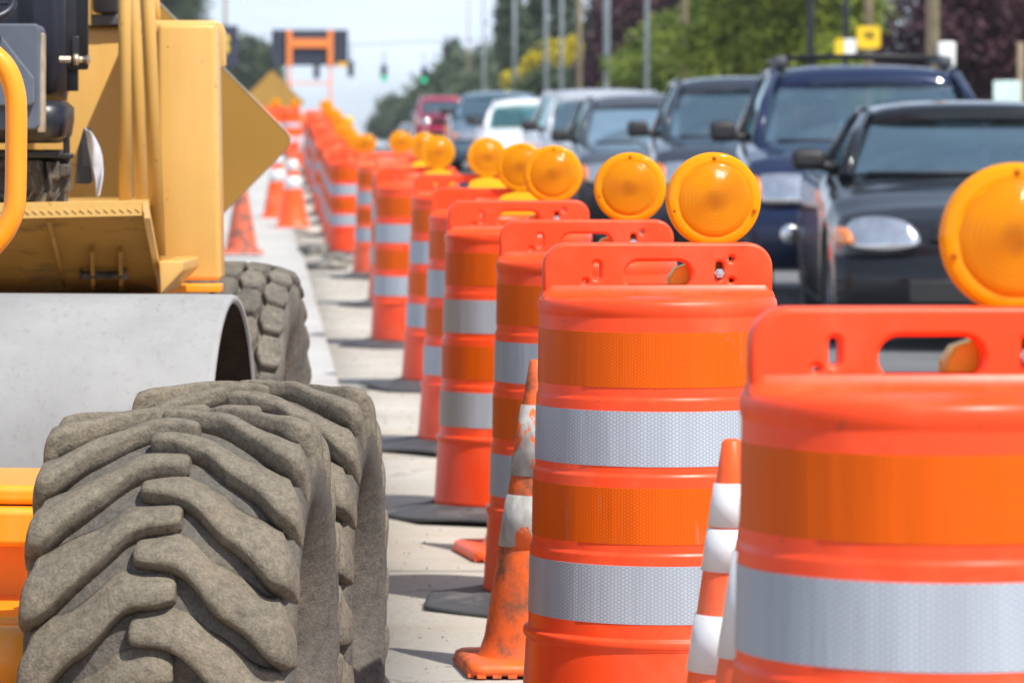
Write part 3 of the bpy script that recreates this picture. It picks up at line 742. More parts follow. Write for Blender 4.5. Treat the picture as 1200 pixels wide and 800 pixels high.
# operator platform: treaded lip and sloped apron
YP = 10.05
A0, A1 = at(-260, 241, YP), at(165, 235, YP)
b = MB()
L0, L1, L2, L3 = at(-260, 243, YP), at(166, 235, YP), at(166, 253, YP), at(-260, 263, YP)
b.rings([[L0, L1, L2, L3], [p + Vector((0, .05, .0)) for p in (L0, L1, L2, L3)]], cap=True, smooth=False)
for i in range(46):
    t = (i + .5) / 46; p = L0.lerp(L1, t); q = L3.lerp(L2, t); c = (p + q) / 2 + Vector((0, -.0015, -.004))
    b.box(c, (.014, .003, .0022), rot(0, 38, 0))
ad(b, 'platform_lip', 'yellow', .004)
b = MB(); S0, S1 = at(-260, 241, YP), at(166, 234, YP)
b.rings([[S0 + Vector((0, .051, -.012)), S1 + Vector((0, .051, -.012)), S1 + Vector((0, 1.1, -.012)), S0 + Vector((0, 1.1, -.012))], [S0 + Vector((0, .051, -.032)), S1 + Vector((0, .051, -.032)), S1 + Vector((0, 1.1, -.032)), S0 + Vector((0, 1.1, -.032))]], smooth=False)
ad(b, 'platform_floor', 'yellow')
b = MB(); U0, U1 = L3 + Vector((0, .052, .006)), L2 + Vector((0, .052, .006)); D0 = at(-260, 345, 10.88); D1 = at(187, 345, 10.88)
nrm = Vector((0, .012, .006))
b.rings([[U0, U1, D1, D0], [U0 + nrm, U1 + nrm, D1 + nrm, D0 + nrm]], smooth=False); ad(b, 'apron_plate', 'shaded_yellow')
b = MB()   # lit flange along the apron's right side
e0, e1 = L1 + Vector((.003, .0, -.002)), at(187, 345, 10.84) + Vector((.0, 0, 0))
b.rings([[e0, e0 + Vector((.004, .0, -.04)), e1 + Vector((.0, .0, -.004)), e1 + Vector((.0, .0, .012))], [p + Vector((.012, .03, 0)) for p in (e0, e0 + Vector((.004, .0, -.04)), e1 + Vector((.0, .0, -.004)), e1 + Vector((.0, .0, .012)))]], smooth=False)
ad(b, 'apron_flange', 'yellow')
def on_apron(px, py, off=0):
    t = (py - 262) / (345 - 262); y = YP + .05 + t * .83
    return at(px, py, y - off)
for x0, x1 in ((58, 78), (-90, -70)):
    b = MB(); b.tube([on_apron(x0, 262, .006), on_apron(x1, 345, .006)], .006, 6); ad(b, 'weld_rib', 'shaded_yellow')
for x in (108, 141):
    b = MB(); p = [on_apron(x, 292), on_apron(x, 296, .05), on_apron(x + 1, 330, .12), on_apron(x + 1, 344, .10), on_apron(x + 1, 344)]
    b.rings([[q - Vector((.005, 0, 0)) for q in p], [q + Vector((.005, 0, 0)) for q in p]], smooth=False); ad(b, 'lug_plate', 'shaded_yellow')
b = MB(); b.tube([on_apron(93, 322, .085), on_apron(96, 322, .085), on_apron(96.5, 322, .085), on_apron(150, 322, .085)], [.014, .014, .010, .010], 10); b.tube([on_apron(143, 322, .085), on_apron(149, 322, .085)], .015, 6); ad(b, 'pin', 'dusty')
# rear fender box beside the tyre, with rounded edges
def slab(name, corners, y0, y1, m='yellow', bev=.012, sh=.10):
    b = MB(); A = [at(px, py, y0) for px, py in corners]
    B = [Vector((p.x + (y1 - y0) * sh, y1, p.z)) for p in A]
    b.rings([A, B], smooth=False); o = ad(b, name, m, 0)
    if bev:
        mo = o.modifiers.new('b', 'BEVEL'); mo.width = bev; mo.segments = 4; mo.limit_method = 'ANGLE'; mo.angle_limit = R(40)
        for p in o.data.polygons: p.use_smooth = True
    return o
slab('fender_panel', [(184, 28), (253, 28), (259, 329), (184, 329)], 10.95, 11.06, bev=.014)
slab('fender_top', [(150, 24), (256, 24), (257, 40), (150, 40)], 11.0, 12.9, bev=.01, sh=-.02)
slab('side_plate', [(246, 27), (259, 27), (263, 37), (264, 78), (246, 86)], 11.12, 11.16, bev=.005)
slab('fender_inner', [(150, 40), (188, 40), (193, 320), (160, 320)], 11.0, 11.05, bev=.006)
slab('engine_cowl', [(-40, 30), (158, 30), (158, 250), (-40, 250)], 11.5, 13.0, bev=.02, sh=-.02)
slab('frame_bracket', [(186, 306), (214, 306), (214, 318), (188, 345)], 10.5, 10.86, bev=.004)
slab('axle_beam', [(170, 333), (258, 333), (258, 343), (170, 343)], 10.90, 10.98, 'amber', .004)
slab('rear_frame', [(-200, 345), (190, 345), (190, 480), (-200, 480)], 10.7, 13.0, bev=.01, sh=0)
slab('cowl_shelf', [(98, 17), (150, 17), (150, 29), (98, 31)], 11.47, 11.7, 'greysteel', .004)
slab('filter_housing', [(108, -40), (138, -40), (138, 12), (134, 16), (112, 16), (108, 12)], 11.45, 11.6, 'black', .01)
slab('cowl_edge', [(96, -30), (104, -30), (104, 30), (96, 30)], 11.42, 11.48, 'yellow', .003)
# roll-over posts
def post(pts, y, r, nm='rollover_post'):
    b = MB(); b.tube([at(px, py, yy) for (px, py), yy in zip(pts, y)], r, 24); ad(b, nm, 'yellow')
post([(145, -150), (146, 0), (147, 241)], (10.42, 10.42, 10.42), .0160)
post([(153, -150), (156, 0), (170, 300)], (10.72, 10.72, 10.72), .0165)
post([(166, -150), (173, 0), (186, 300)], (10.86, 10.86, 10.86), .0185)
post([(180, -150), (182, 0), (184, 30)], (11.05, 11.05, 11.05), .0110, 'grab_rail')
# a bent grab rail out of sight above whose shadow falls over the cowl
# seat
b = MB()
def seatring(px0, px1, py, y0, y1, r=.05):
    p0 = at(px0, py, y0); p1 = at(px1, py, y0); w = p1.x - p0.x; d = y1 - y0
    return [(p0.x + w / 2 + a, y0 + d / 2 + c, p0.z) for a, c in rrect(w, d, min(r, d * .45), 6)]
rows = [(-210, 76, 118, .07), (-214, 78, 105, .02), (-214, 79, 60, 0), (-212, 78, 10, 0), (-206, 72, -60, 0), (-180, 40, -110, .03)]
b.rings([seatring(x0, x1, py, 10.75 + k, 10.92 + k) for x0, x1, py, k in rows], cap=True); ad(b, 'seat_back', 'vinyl')
b = MB(); rows = [(-208, 66, 168, .05), (-214, 75, 160, .0), (-216, 78, 140, 0), (-214, 78, 126, .0), (-205, 70, 118, .03)]
b.rings([seatring(x0, x1, py, 10.30 + k, 10.80, .06) for x0, x1, py, k in rows], cap=True); ad(b, 'seat_cushion', 'vinyl')
b = MB()
b.box(at(-70, 180, 10.55), (.60, .30, .018), None, .004); b.box(at(78, 166, 10.5), (.016, .02, .10), None, .003); b.box(at(72, 183, 10.5), (.06, .05, .014), None, .003)
ad(b, 'seat_rail', 'black')
b = MB()
b.box(at(-40, 205, 10.6), (.52, .2, .09), None, .01); b.box(at(40, 207, 10.5), (.05, .1, .085), None, .012); b.box(at(62, 200, 10.5), (.035, .06, .05), None, .008); b.box(at(76, 200, 10.5), (.03, .05, .032), None, .006)
for q in (0, 1, 2, 3): b.tube([at(20 + 12 * q, 190, 10.42), at(30 + 10 * q, 222, 10.42), at(16 + 13 * q, 238, 10.42)], .005, 8)
b.tube([at(-80, 238, 10.5), at(0, 190, 10.45)], .008, 8); b.tube([at(-80, 190, 10.5), at(20, 238, 10.45)], .008, 8)
b.tube([at(78, 212, 10.42), at(66, 226, 10.42), at(58, 238, 10.42)], .004, 8)
b.box(at(-40, 232, 10.6), (.5, .25, .03))
ad(b, 'seat_suspension', 'dusty')
# seat belt holder with a rag stuffed in
b = MB(); pts = [(88, 212), (91, 174), (98, 150), (101, 149), (104, 176), (108, 212), (105, 216), (88, 215)]
A = [at(px, py, 10.34) for px, py in pts]; b.rings([A, [p + Vector((.01, .06, 0)) for p in A]], smooth=False); ad(b, 'document_holder', 'black', .004)
b = MB(); g = []
for j in range(13):
    t = j / 12; row = []
    for i in range(7):
        u = i / 6; px = 98 + 6 * u + 14 * math.sin(t * 1.5) + (8 * u) * math.sin(3.0 * t + .3) ; py = 148 + 6 * u + 84 * t - 8 * u * t
        w = at(px, py, 10.31 + .015 * math.sin(u * 5 + t * 7)); row.append(w)
    g.append(row)
vr = [[b.V(p) for p in r] for r in g]
for j in range(12):
    for i in range(6): b.face((vr[j][i], vr[j][i + 1], vr[j + 1][i + 1], vr[j + 1][i]), True)
o = ad(b, 'rag', 'rag'); mo = o.modifiers.new('s', 'SOLIDIFY'); mo.thickness = .004; mo2 = o.modifiers.new('ss', 'SUBSURF'); mo2.levels = mo2.render_levels = 1
# black hinge bracket with a bolt
slab('seat_bracket', [(77, -60), (103, -60), (103, 80), (101, 82), (77, 82)], 10.55, 10.565, 'black', .003)
slab('seat_bracket', [(78, 80), (91, 80), (91, 107), (78, 107)], 10.60, 10.62, 'black', .002)
b = MB(); b.lathe([(.001, -.03), (.009, -.028), (.009, 0)], n=6, axis='X', c=at(83, 70, 10.53), smooth=False); b.lathe([(.001, -.0), (.014, 0), (.014, .012), (.008, .014), (.008, .03), (.011, .03), (.011, .04), (.001, .042)], n=16, axis='X', c=at(86, 70, 10.53)); ad(b, 'bolt', 'bare')
b = MB(); b.box(at(89, 54, 10.545), (.022, .006, .05), None, .004); ad(b, 'slot_plate', 'signblack')
# console box
b = MB(); pts = [(-120, 28), (43, 28), (46, 34), (46, 148), (40, 152), (-120, 152)]
A = [at(px, py, 10.12) for px, py in pts]; b.rings([A, [p + Vector((.0, .30, 0)) for p in A]], smooth=False); o = ad(b, 'control_console', 'console'); mo = o.modifiers.new('b', 'BEVEL'); mo.width = .005; mo.segments = 3; mo.limit_method = 'ANGLE'
b = MB(); pts = [(-120, 28), (-10, 28), (40, 92), (40, 120), (36, 124), (-120, 124)]
A = [at(px, py, 10.06) for px, py in pts]; b.rings([A, [p + Vector((.0, .055, 0)) for p in A]], smooth=False); o = ad(b, 'console_cover', 'console'); mo = o.modifiers.new('b', 'BEVEL'); mo.width = .004; mo.segments = 3; mo.limit_method = 'ANGLE'
slab('console_post', [(47, 39), (51, 39), (51, 155), (44, 155)], 10.16, 10.20, 'bare', .002)
b = MB(); c = at(-35, 4, 10.0)
pth = [(c.x + .10 * math.cos(t), c.y + .05 * math.sin(t), c.z + .045 * math.sin(t)) for t in [2 * math.pi * k / 40 for k in range(41)]]
b.tube(pth, .011, 10, cap=False); b.tube([c, c + Vector((0, .1, -.22))], .012, 10); b.tube([c + Vector((-.1, 0, 0)), c + Vector((.1, 0, 0))], .006, 8); ad(b, 'steering_wheel', 'vinyl')
# rear wheel
T3 = diamond_tyre(.462, .33, .25, 26)
rw = link('wheel', T3, M['tyre_rear'], rol); rw.location = (-.058 + .80, 11.48 - 10.6, .310 + .165); rw.rotation_euler = (0, 0, -R(6.5))
rr_ = link('rim', rim_mesh(.25, .33), M['yellow'], rw)
rw2 = rw.copy(); col.objects.link(rw2); rw2.location = (-1.5 + .80, 11.64 - 10.6, .475)
r2 = rr_.copy(); col.objects.link(r2); r2.parent = rw2; r2.rotation_euler.z = math.pi
# roof over the posts is out of frame: a light canopy keeps the posts together
b = MB(); b.tube([(-1.20, 10.42, 2.33), (-.2, 10.42, 2.33)], .02, 12); b.tube([(-1.20, 11.3, 2.33), (-.2, 11.05, 2.33)], .02, 12); b.tube([(-1.2, 10.42, 2.33), (-1.2, 11.3, 2.33)], .02, 12); b.tube([(-.2, 10.42, 2.33), (-.2, 11.05, 2.33)], .02, 12); ad(b, 'rollover_hoop', 'yellow')
for x in (-1.20, ):
    for y in (10.42, 11.3):
        b = MB(); b.tube([(x, y, .6), (x, y, 2.33)], .0185, 16); ad(b, 'rollover_post', 'yellow')
for q, y in ((145, 10.42), (153, 10.72), (166, 10.86), (180, 11.05)):
    p = at(q, -150, y); b = MB(); b.tube([p, (p.x, p.y, 2.33)], .016, 16); ad(b, 'rollover_post', 'yellow')
# ---------------------------------------------------------------- cars (front at y=0, looking towards -Y)
def lerp_tab(tab, y):
    if y <= tab[0][0]: return tab[0][1:]
    for a, b in zip(tab, tab[1:]):
        if y <= b[0]:
            t = (y - a[0]) / (b[0] - a[0]); t = t * t * (3 - 2 * t) * .35 + t * .65
            return tuple(p + (q - p) * t for p, q in zip(a[1:], b[1:]))
    return tab[-1][1:]
def roadz(x): return -.05 - .004 * max(0, x - 1.756)
def make_car(x, y, label, cat, kind, pm, group='cars queueing in the lane beside the drums', detail=1, name='parked_car', rz=0, driver=False, glassm='glass', plate=False):
    t = empty(name, (x, y, gz(y) + roadz(x) + .004), label, cat, group, R(rz))
    if kind == 'sedan':
        L, W = 4.42, 1.70; tab = [(0, .66, .30, .52, .56), (.05, .74, .22, .58, .62), (.14, .79, .19, .64, .68), (.35, .825, .18, .70, .755), (.75, .845, .17, .78, .83), (1.15, .85, .17, .84, .895), (1.45, .85, .17, .90, .93), (3.4, .85, .17, .93, .95), (3.8, .84, .18, .93, .97), (4.25, .80, .22, .88, .92), (4.38, .74, .30, .80, .84), (4.42, .68, .34, .6, .64)]
        wb = (.82, 3.42); rw = .30; ws = (1.22, .905, .70, 1.95, 1.255, .55); re = (3.05, 1.255, .54, 3.65, .94, .66)
    else:
        hs = {'suv': 1.0, 'boxy': 1.0, 'van': 1.06}[kind]
        L, W = 4.65, 1.80; tab = [(0, .72, .36, .60, .64), (.06, .80, .30, .72, .78), (.16, .855, .27, .86, .92), (.4, .88, .26, .96, 1.01), (.9, .895, .26, 1.02, 1.06), (1.3, .90, .26, 1.06, 1.09), (1.5, .90, .26, 1.08, 1.10), (4.2, .90, .27, 1.10, 1.12), (4.5, .88, .30, 1.08, 1.10), (4.62, .84, .36, 1.0, 1.02), (4.65, .80, .40, .8, .85)]
        wb = (.88, 3.60); rw = .36; ws = (1.32, 1.07, .74, 1.95, 1.56, .60); re = (4.2, 1.56, .60, 4.52, 1.10, .74)
        if kind == 'boxy': ws = (1.38, 1.08, .75, 1.78, 1.55, .63)
    # body
    b = MB(); rings = []; ys = [0, .02, .05, .09, .14, .2, .27] + [.32 + .05 * k for k in range(int((L - .62) / .05))] + [L - .25, L - .15, L - .08, L - .03, L]
    ra = rw + .055
    for yy in ys:
        w, zl, zb, zt = lerp_tab(tab, yy)
        arch = 0
        for wy in wb:
            d = abs(yy - wy)
            if d < ra: arch = max(arch, rw + math.sqrt(ra * ra - d * d))
        z1 = max(zl, arch); zm = max((zl + zb) / 2, arch + .02)
        top = [(0, max(zl, 0)), (w * .84, zl), (w * .86, max(zl, arch)), (w * .975, max(zl + .01, arch)), (w * .992, max(zl + .06, arch + .012)), (w, max(zm, arch + .03)), (w * .985, max(zb - .10, arch + .05)), (w * .965, zb - .03), (w * .93, zb), (w * .80, zb + (zt - zb) * .45), (w * .55, zb + (zt - zb) * .8), (w * .25, zt - .003), (0, zt)]
        ring = [(px, yy, pz) for px, pz in top] + [(-px, yy, pz) for px, pz in top[-2:0:-1]]
        rings.append(ring)
    zc_ = sum(p[2] for p in rings[0]) / len(rings[0])
    pre = [[(p[0] * f, p[1], zc_ + (p[2] - zc_) * (.35 + .65 * f)) for p in rings[0]] for f in (.2, .45, .7, .88)]
    post_ = [[(p[0] * f, p[1], p[2]) for p in rings[-1]] for f in (.7, .3)]
    rings = pre + rings + post_
    def bow(p):
        k = max(0, 1 - p[1] / 1.0) ** 1.3
        return (p[0], p[1] + .20 * k * abs(p[0] / (W / 2)) ** 2.4, p[2])
    rings = [[bow(p) for p in r0] for r0 in rings]
    b.rings(rings, cap=True); b.build('body', pm, t)
    yb, zbb, wbb, yt, zt, wt = ws; y3, z3, w3, y4, z4, w4 = re
    # windscreen, rear window
    g = MB(); g.patch((-wbb + .03, yb + .02, zbb + .005), (wbb - .03, yb + .02, zbb + .005), (wt - .02, yt - .02, zt - (.05 if kind == 'sedan' else .08)), (-wt + .02, yt - .02, zt - (.05 if kind == 'sedan' else .08)), bulge=(0, -.10, .0), nu=14, nv=6)
    g.build('windscreen', M[glassm], t)
    g = MB(); g.patch((-w4 + .04, y4 - .01, z4 + .02), (w4 - .04, y4 - .01, z4 + .02), (w3 - .03, y3, z3 - .04), (-w3 + .03, y3, z3 - .04), bulge=(0, .04, 0), nu=8, nv=4); g.build('rear_window', M['glass_side'], t)
    # roof
    r_ = MB(); rings = []
    for k in range(13):
        u = (0, .012, .035, .075, .14, .22, .32, .43, .55, .67, .79, .90, 1)[k]; yy = yt - .075 + (y3 - yt + .105) * u; w = (wt + (w3 - wt) * u) + .04; zz = zt + .035 * max(0, math.sin(math.pi * u)) ** .6 * (1 if kind == 'sedan' else .7) - (.088, .052, .022, .006)[k] * (.42 if kind == 'sedan' else .9) if k < 4 else zt + .035 * max(0, math.sin(math.pi * u)) ** .6 * (1 if kind == 'sedan' else .7)
        d = .10 * (1 - u)   # keeps the front edge bowed like the screen
        pr = []
        for j in range(11):
            v = j / 10 * 2 - 1; pr.append((w * v, yy - .045 * (1 - v * v) * (1 - u) + .04 * (1 - v * v) * u, zz + .02 * (1 - v ** 2) - .045 * abs(v) ** 5))
        rings.append(pr)
    vr = [[r_.V(p) for p in r0] for r0 in rings]; vb = [[r_.V((p[0] * .985, p[1], p[2] - .035)) for p in r0] for r0 in rings]
    for i in range(12):
        for j in range(10):
            r_.face((vr[i][j], vr[i + 1][j], vr[i + 1][j + 1], vr[i][j + 1]), True); r_.face((vb[i][j], vb[i][j + 1], vb[i + 1][j + 1], vb[i + 1][j]), True)
    for i in range(12):
        r_.face((vr[i][0], vb[i][0], vb[i + 1][0], vr[i + 1][0]), True); r_.face((vr[i][10], vr[i + 1][10], vb[i + 1][10], vb[i][10]), True)
    for j in range(10):
        r_.face((vr[0][j], vr[0][j + 1], vb[0][j + 1], vb[0][j])); r_.face((vr[12][j], vb[12][j], vb[12][j + 1], vr[12][j + 1]))
    r_.build('roof', pm, t)
    # pillars (one mesh each)
    for s_ in (-1, 1):
        q = MB(); q.tube([(s_ * (wbb + .015), yb - .04, zbb - .03), (s_ * (wt + (wbb - wt) * .5 + .022), (yb + yt) / 2 - .02, (zbb + zt) / 2 + .015), (s_ * (wt + .008), yt - .01, zt - .025)], [.042, .036, .030], 8); q.build('windscreen_pillar', pm, t)
        ym = (yt + y3) / 2 + .1; q = MB(); q.tube([(s_ * (wbb + .055), ym, zbb + .01), (s_ * (wt + .005), ym, zt - .03)], [.035, .03], 8); q.build('door_pillar', M['trim'], t)
        q = MB(); q.tube([(s_ * (w4 + .02), y4 - .02, z4 - .02), (s_ * (w3 - .01), y3 - .02, z3 - .045)], .05, 8); q.build('rear_pillar', pm, t)
        q = MB(); q.tube([(s_ * (wt + .008), yt - .01, zt - .025), (s_ * (wt + .012), yt + .3, zt - .012), (s_ * (w3 + .012), y3 - .3, z3 - .012), (s_ * (w3 - .01), y3 - .02, z3 - .045)], .032, 8); q.build('roof_side', pm, t)
        g = MB(); g.patch((s_ * (wbb + .055), yb + .12, zbb + .01), (s_ * (w4 + .04), y4 - .06, z4 + .01), (s_ * (w3 + .02), y3 - .04, z3 - .03), (s_ * (wt + .02), yt + .04, zt - .03), bulge=(s_ * .015, 0, 0), nu=6, nv=3); g.build('side_window', M['glass_side'], t)
        # mirror
        q = MB(); mx = wbb + .19 if kind == 'sedan' else wbb + .23; mz = zbb + .075
        q.box((s_ * mx, yb + .30, mz), (.18, .09, .115 if kind == 'sedan' else .14), None, .042, 4); q.tube([(s_ * (wbb + .05), yb + .35, zbb + .03), (s_ * (mx - .04), yb + .32, mz - .03)], [.035, .025], 8); q.build('mirror', M['trim'] if kind != 'van' else pm, t)
    # interior
    q = MB(); q.box((0, yb + .30, zbb - .03), (wbb * 1.9, .34, .06), None, .02); q.build('dashboard', M['interior'], t); q = MB(); q.box((0, y3 - .1, zbb - .16), (wbb * 1.9, .5, .2), None, .05); q.build('rear_seat', M['interior'], t)
    for s_ in (-1, 1):
        q = MB(); q.box((s_ * .37, yt + .48, zbb + .02), (.46, .14, .56), rot(-12, 0, 0), .05, 3); q.box((s_ * .37, yt + .55, min(zt - .12, zbb + .40)), (.26, .10, .16), rot(-8, 0, 0), .035, 3); q.build('seat', M['seatcloth'], t)
    q = MB(); c = Vector((.37, yb + .52, zbb + .02)); q.tube([c + Vector((.18 * math.cos(a), -.06 * math.sin(a), .17 * math.sin(a))) for a in [2 * math.pi * k / 20 for k in range(21)]], .014, 8, cap=False); q.build('steering_wheel', M['trim'], t)
    # wheels
    for wy in wb:
        for s_ in (-1, 1):
            q = MB(); xo = s_ * (W / 2 - .12); q.lathe([(rw * .62, -.09), (rw * .93, -.10), (rw, -.07), (rw, .07), (rw * .93, .10), (rw * .62, .09), (rw * .62, -.09)], n=32, axis='X', c=(xo, wy, rw)); w_ = q.build('wheel', M['carrubber'], t)
            q = MB(); q.lathe([(rw * .63, .085 * s_), (rw * .60, .07 * s_), (rw * .5, .05 * s_), (rw * .2, .06 * s_), (.001, .07 * s_)], n=24, axis='X', c=(xo, wy, rw)); q.build('rim', M['rim'], w_)
    # lamps and front
    if kind == 'sedan':
        for s_ in (-1, 1):
            q = MB(); q.patch((s_ * .38, -.01, .53), (s_ * .79, .125, .52), (s_ * .765, .27, .70), (s_ * .46, .085, .695), bulge=(0, -.045, .0), nu=8, nv=5, thick=(0, .12, 0), rnd_=.8); q.build('headlight', M['headlamp'], t)
            q = MB(); q.patch((s_ * .735, .085, .545), (s_ * .83, .26, .555), (s_ * .835, .36, .635), (s_ * .755, .17, .645), bulge=(s_ * .01, -.015, 0), nu=5, nv=4, thick=(0, .08, 0), rnd_=.8); q.build('indicator', M['indicator'], t)
        q = MB(); q.patch((-.36, .02, .57), (.36, .02, .57), (.34, .06, .645), (-.34, .06, .645), bulge=(0, -.03, 0), thick=(0, .05, 0)); q.build('grille', M['trim'], t)
        q = MB(); rr = []
        for j in range(17):
            v = j / 16 * 2 - 1; xx = .82 * v; yy = -.05 + .22 * abs(v) ** 2.4
            rr.append([(xx, yy + .03, .20), (xx, yy, .24), (xx, yy - .015, .36), (xx, yy, .47), (xx, yy + .03, .50), (xx, yy + .14, .50), (xx, yy + .14, .20)])
        q.rings(rr, cap=True); q.build('bumper', pm, t)
        q = MB(); q.box((0, -.060, .315), (.95, .03, .12), None, .012); q.build('air_intake', M['signblack'], t)
        q = MB(); q.tube([(s * .6, yb - .06 + .0, zbb + .004) for s in (-1, -.3, .3, 1)], .012, 6); q.build('wiper', M['trim'], t)
    else:
        for s_ in (-1, 1):
            q = MB(); q.patch((s_ * .45, .00, .69), (s_ * .79, .12, .69), (s_ * .79, .22, .88), (s_ * .46, .09, .885), bulge=(0, -.045, 0), nu=8, nv=5, thick=(0, .14, 0), rnd_=.3); q.build('headlight', M['headlamp'], t)
            q = MB(); q.patch((s_ * .775, .105, .69), (s_ * .88, .27, .70), (s_ * .885, .34, .86), (s_ * .78, .20, .875), bulge=(0, -.015, 0), nu=5, nv=4, thick=(0, .1, 0), rnd_=.8); q.build('indicator', M['indicator'], t)
            q = MB(); q.lathe([(.001, -.012), (.05, -.012), (.062, 0), (.062, .03)], n=20, axis='Y', c=(s_ * .60, -.075, .50)); q.build('fog_light', M['headlamp'], t)
        q = MB(); q.patch((-.42, -.005, .69), (.42, -.005, .69), (.40, .05, .87), (-.40, .05, .87), bulge=(0, -.04, 0), thick=(0, .08, 0))
        for k in range(5): q.box((0, -.045 + .012 * k, .71 + .035 * k), (.76, .02, .01))
        q.build('grille', M['trim'], t)
        q = MB(); rr = []
        for j in range(17):
            v = j / 16 * 2 - 1; xx = .885 * v; yy = -.09 + .24 * abs(v) ** 2.4
            rr.append([(xx, yy + .04, .33), (xx, yy, .38), (xx, yy - .015, .50), (xx, yy, .61), (xx, yy + .04, .655), (xx, yy + .18, .655), (xx, yy + .18, .33)])
        q.rings(rr, cap=True); q.build('bumper', pm if kind != 'boxy' else M['trim'], t)
        q = MB(); q.box((0, -.100, .42), (1.0, .03, .13), None, .012); q.build('air_intake', M['signblack'], t)
        q = MB(); q.tube([(s * .62, yb - .05, zbb + .012) for s in (-1, -.3, .3, 1)], .014, 6); q.build('wiper', M['trim'], t)
        if detail > 1:
            for s_ in (-1, 1):
                q = MB(); q.tube([(s_ * .56, yt + .30, zt + .0), (s_ * .56, yt + .36, zt + .075), (s_ * .57, y3 - .35, zt + .075), (s_ * .57, y3 - .28, zt + .0)], .018, 10)
                q.box((s_ * .56, yt + .36, zt + .06), (.09, .22, .075), None, .02); q.build('roof_rail', M['greysteel'], t)
            for yy in (yt + .50, y3 - .8):
                q = MB(); q.tube([(-.57, yy, zt + .090), (0, yy, zt + .105), (.57, yy, zt + .090)], .016, 10); q.build('crossbar', M['trim'], t)
    if plate:
        q = MB(); q.box((0, -.118 if kind != 'sedan' else -.085, .52), (.31, .012, .155), None, .003); q.build('number_plate', M['plate'], t)
    return t
def lane(px, y, w=.9): return (px - 300) * y / F
black = make_car(3.93, 22.4, 'black sedan with glossy hood, nearest car, behind the right lamps', 'car', 'sedan', M['p_black'], detail=2, rz=-4.4)
black.scale = (1.06, 1.0, 1.02)
navy = make_car(3.98, 27.0, 'dark navy sport utility with roof rack bars and a driver behind the windscreen', 'car', 'suv', M['p_navy'], detail=2, rz=-4.5)
make_car(4.10, 34.6, 'dark slate car squeezed between the boxy grey car and the navy one with roof rack', 'car', 'suv', M['p_slate'], rz=-4)
make_car(4.10, 42.6, 'boxy dark blue grey sport utility with a white front tag, left of the slate car', 'car', 'boxy', M['p_grey'], rz=-1)
make_car(4.30, 50.5, 'silver blue sport utility half hidden by the boxy one with the white tag', 'car', 'suv', M['p_silver'], rz=0)
make_car(3.88, 58.5, 'white car with a teal tinted windscreen in the middle of the queue', 'car', 'sedan', M['p_white'], rz=-2, glassm='glass_teal')
make_car(3.95, 68.0, 'blue grey car with a dark windscreen just right of the red one', 'car', 'sedan', M['p_teal'], rz=-1)
make_car(5.95, 135, 'dark red sport utility with a pink sunlit roof high on the distant rise', 'car', 'suv', M['p_red'])
make_car(7.1, 190, 'small pale silver car at the far end of the queue', 'car', 'sedan', M['p_silver'])
# white oblong tag on the boxy truck's front
bx = [o for o in col.objects if o.get('label', '').startswith('boxy dark')][0]
q = MB(); q.box((-.49, -.12, .66), (.30, .03, .34), None, .04, 3); q.build('front_tag', M['plate'], bx)
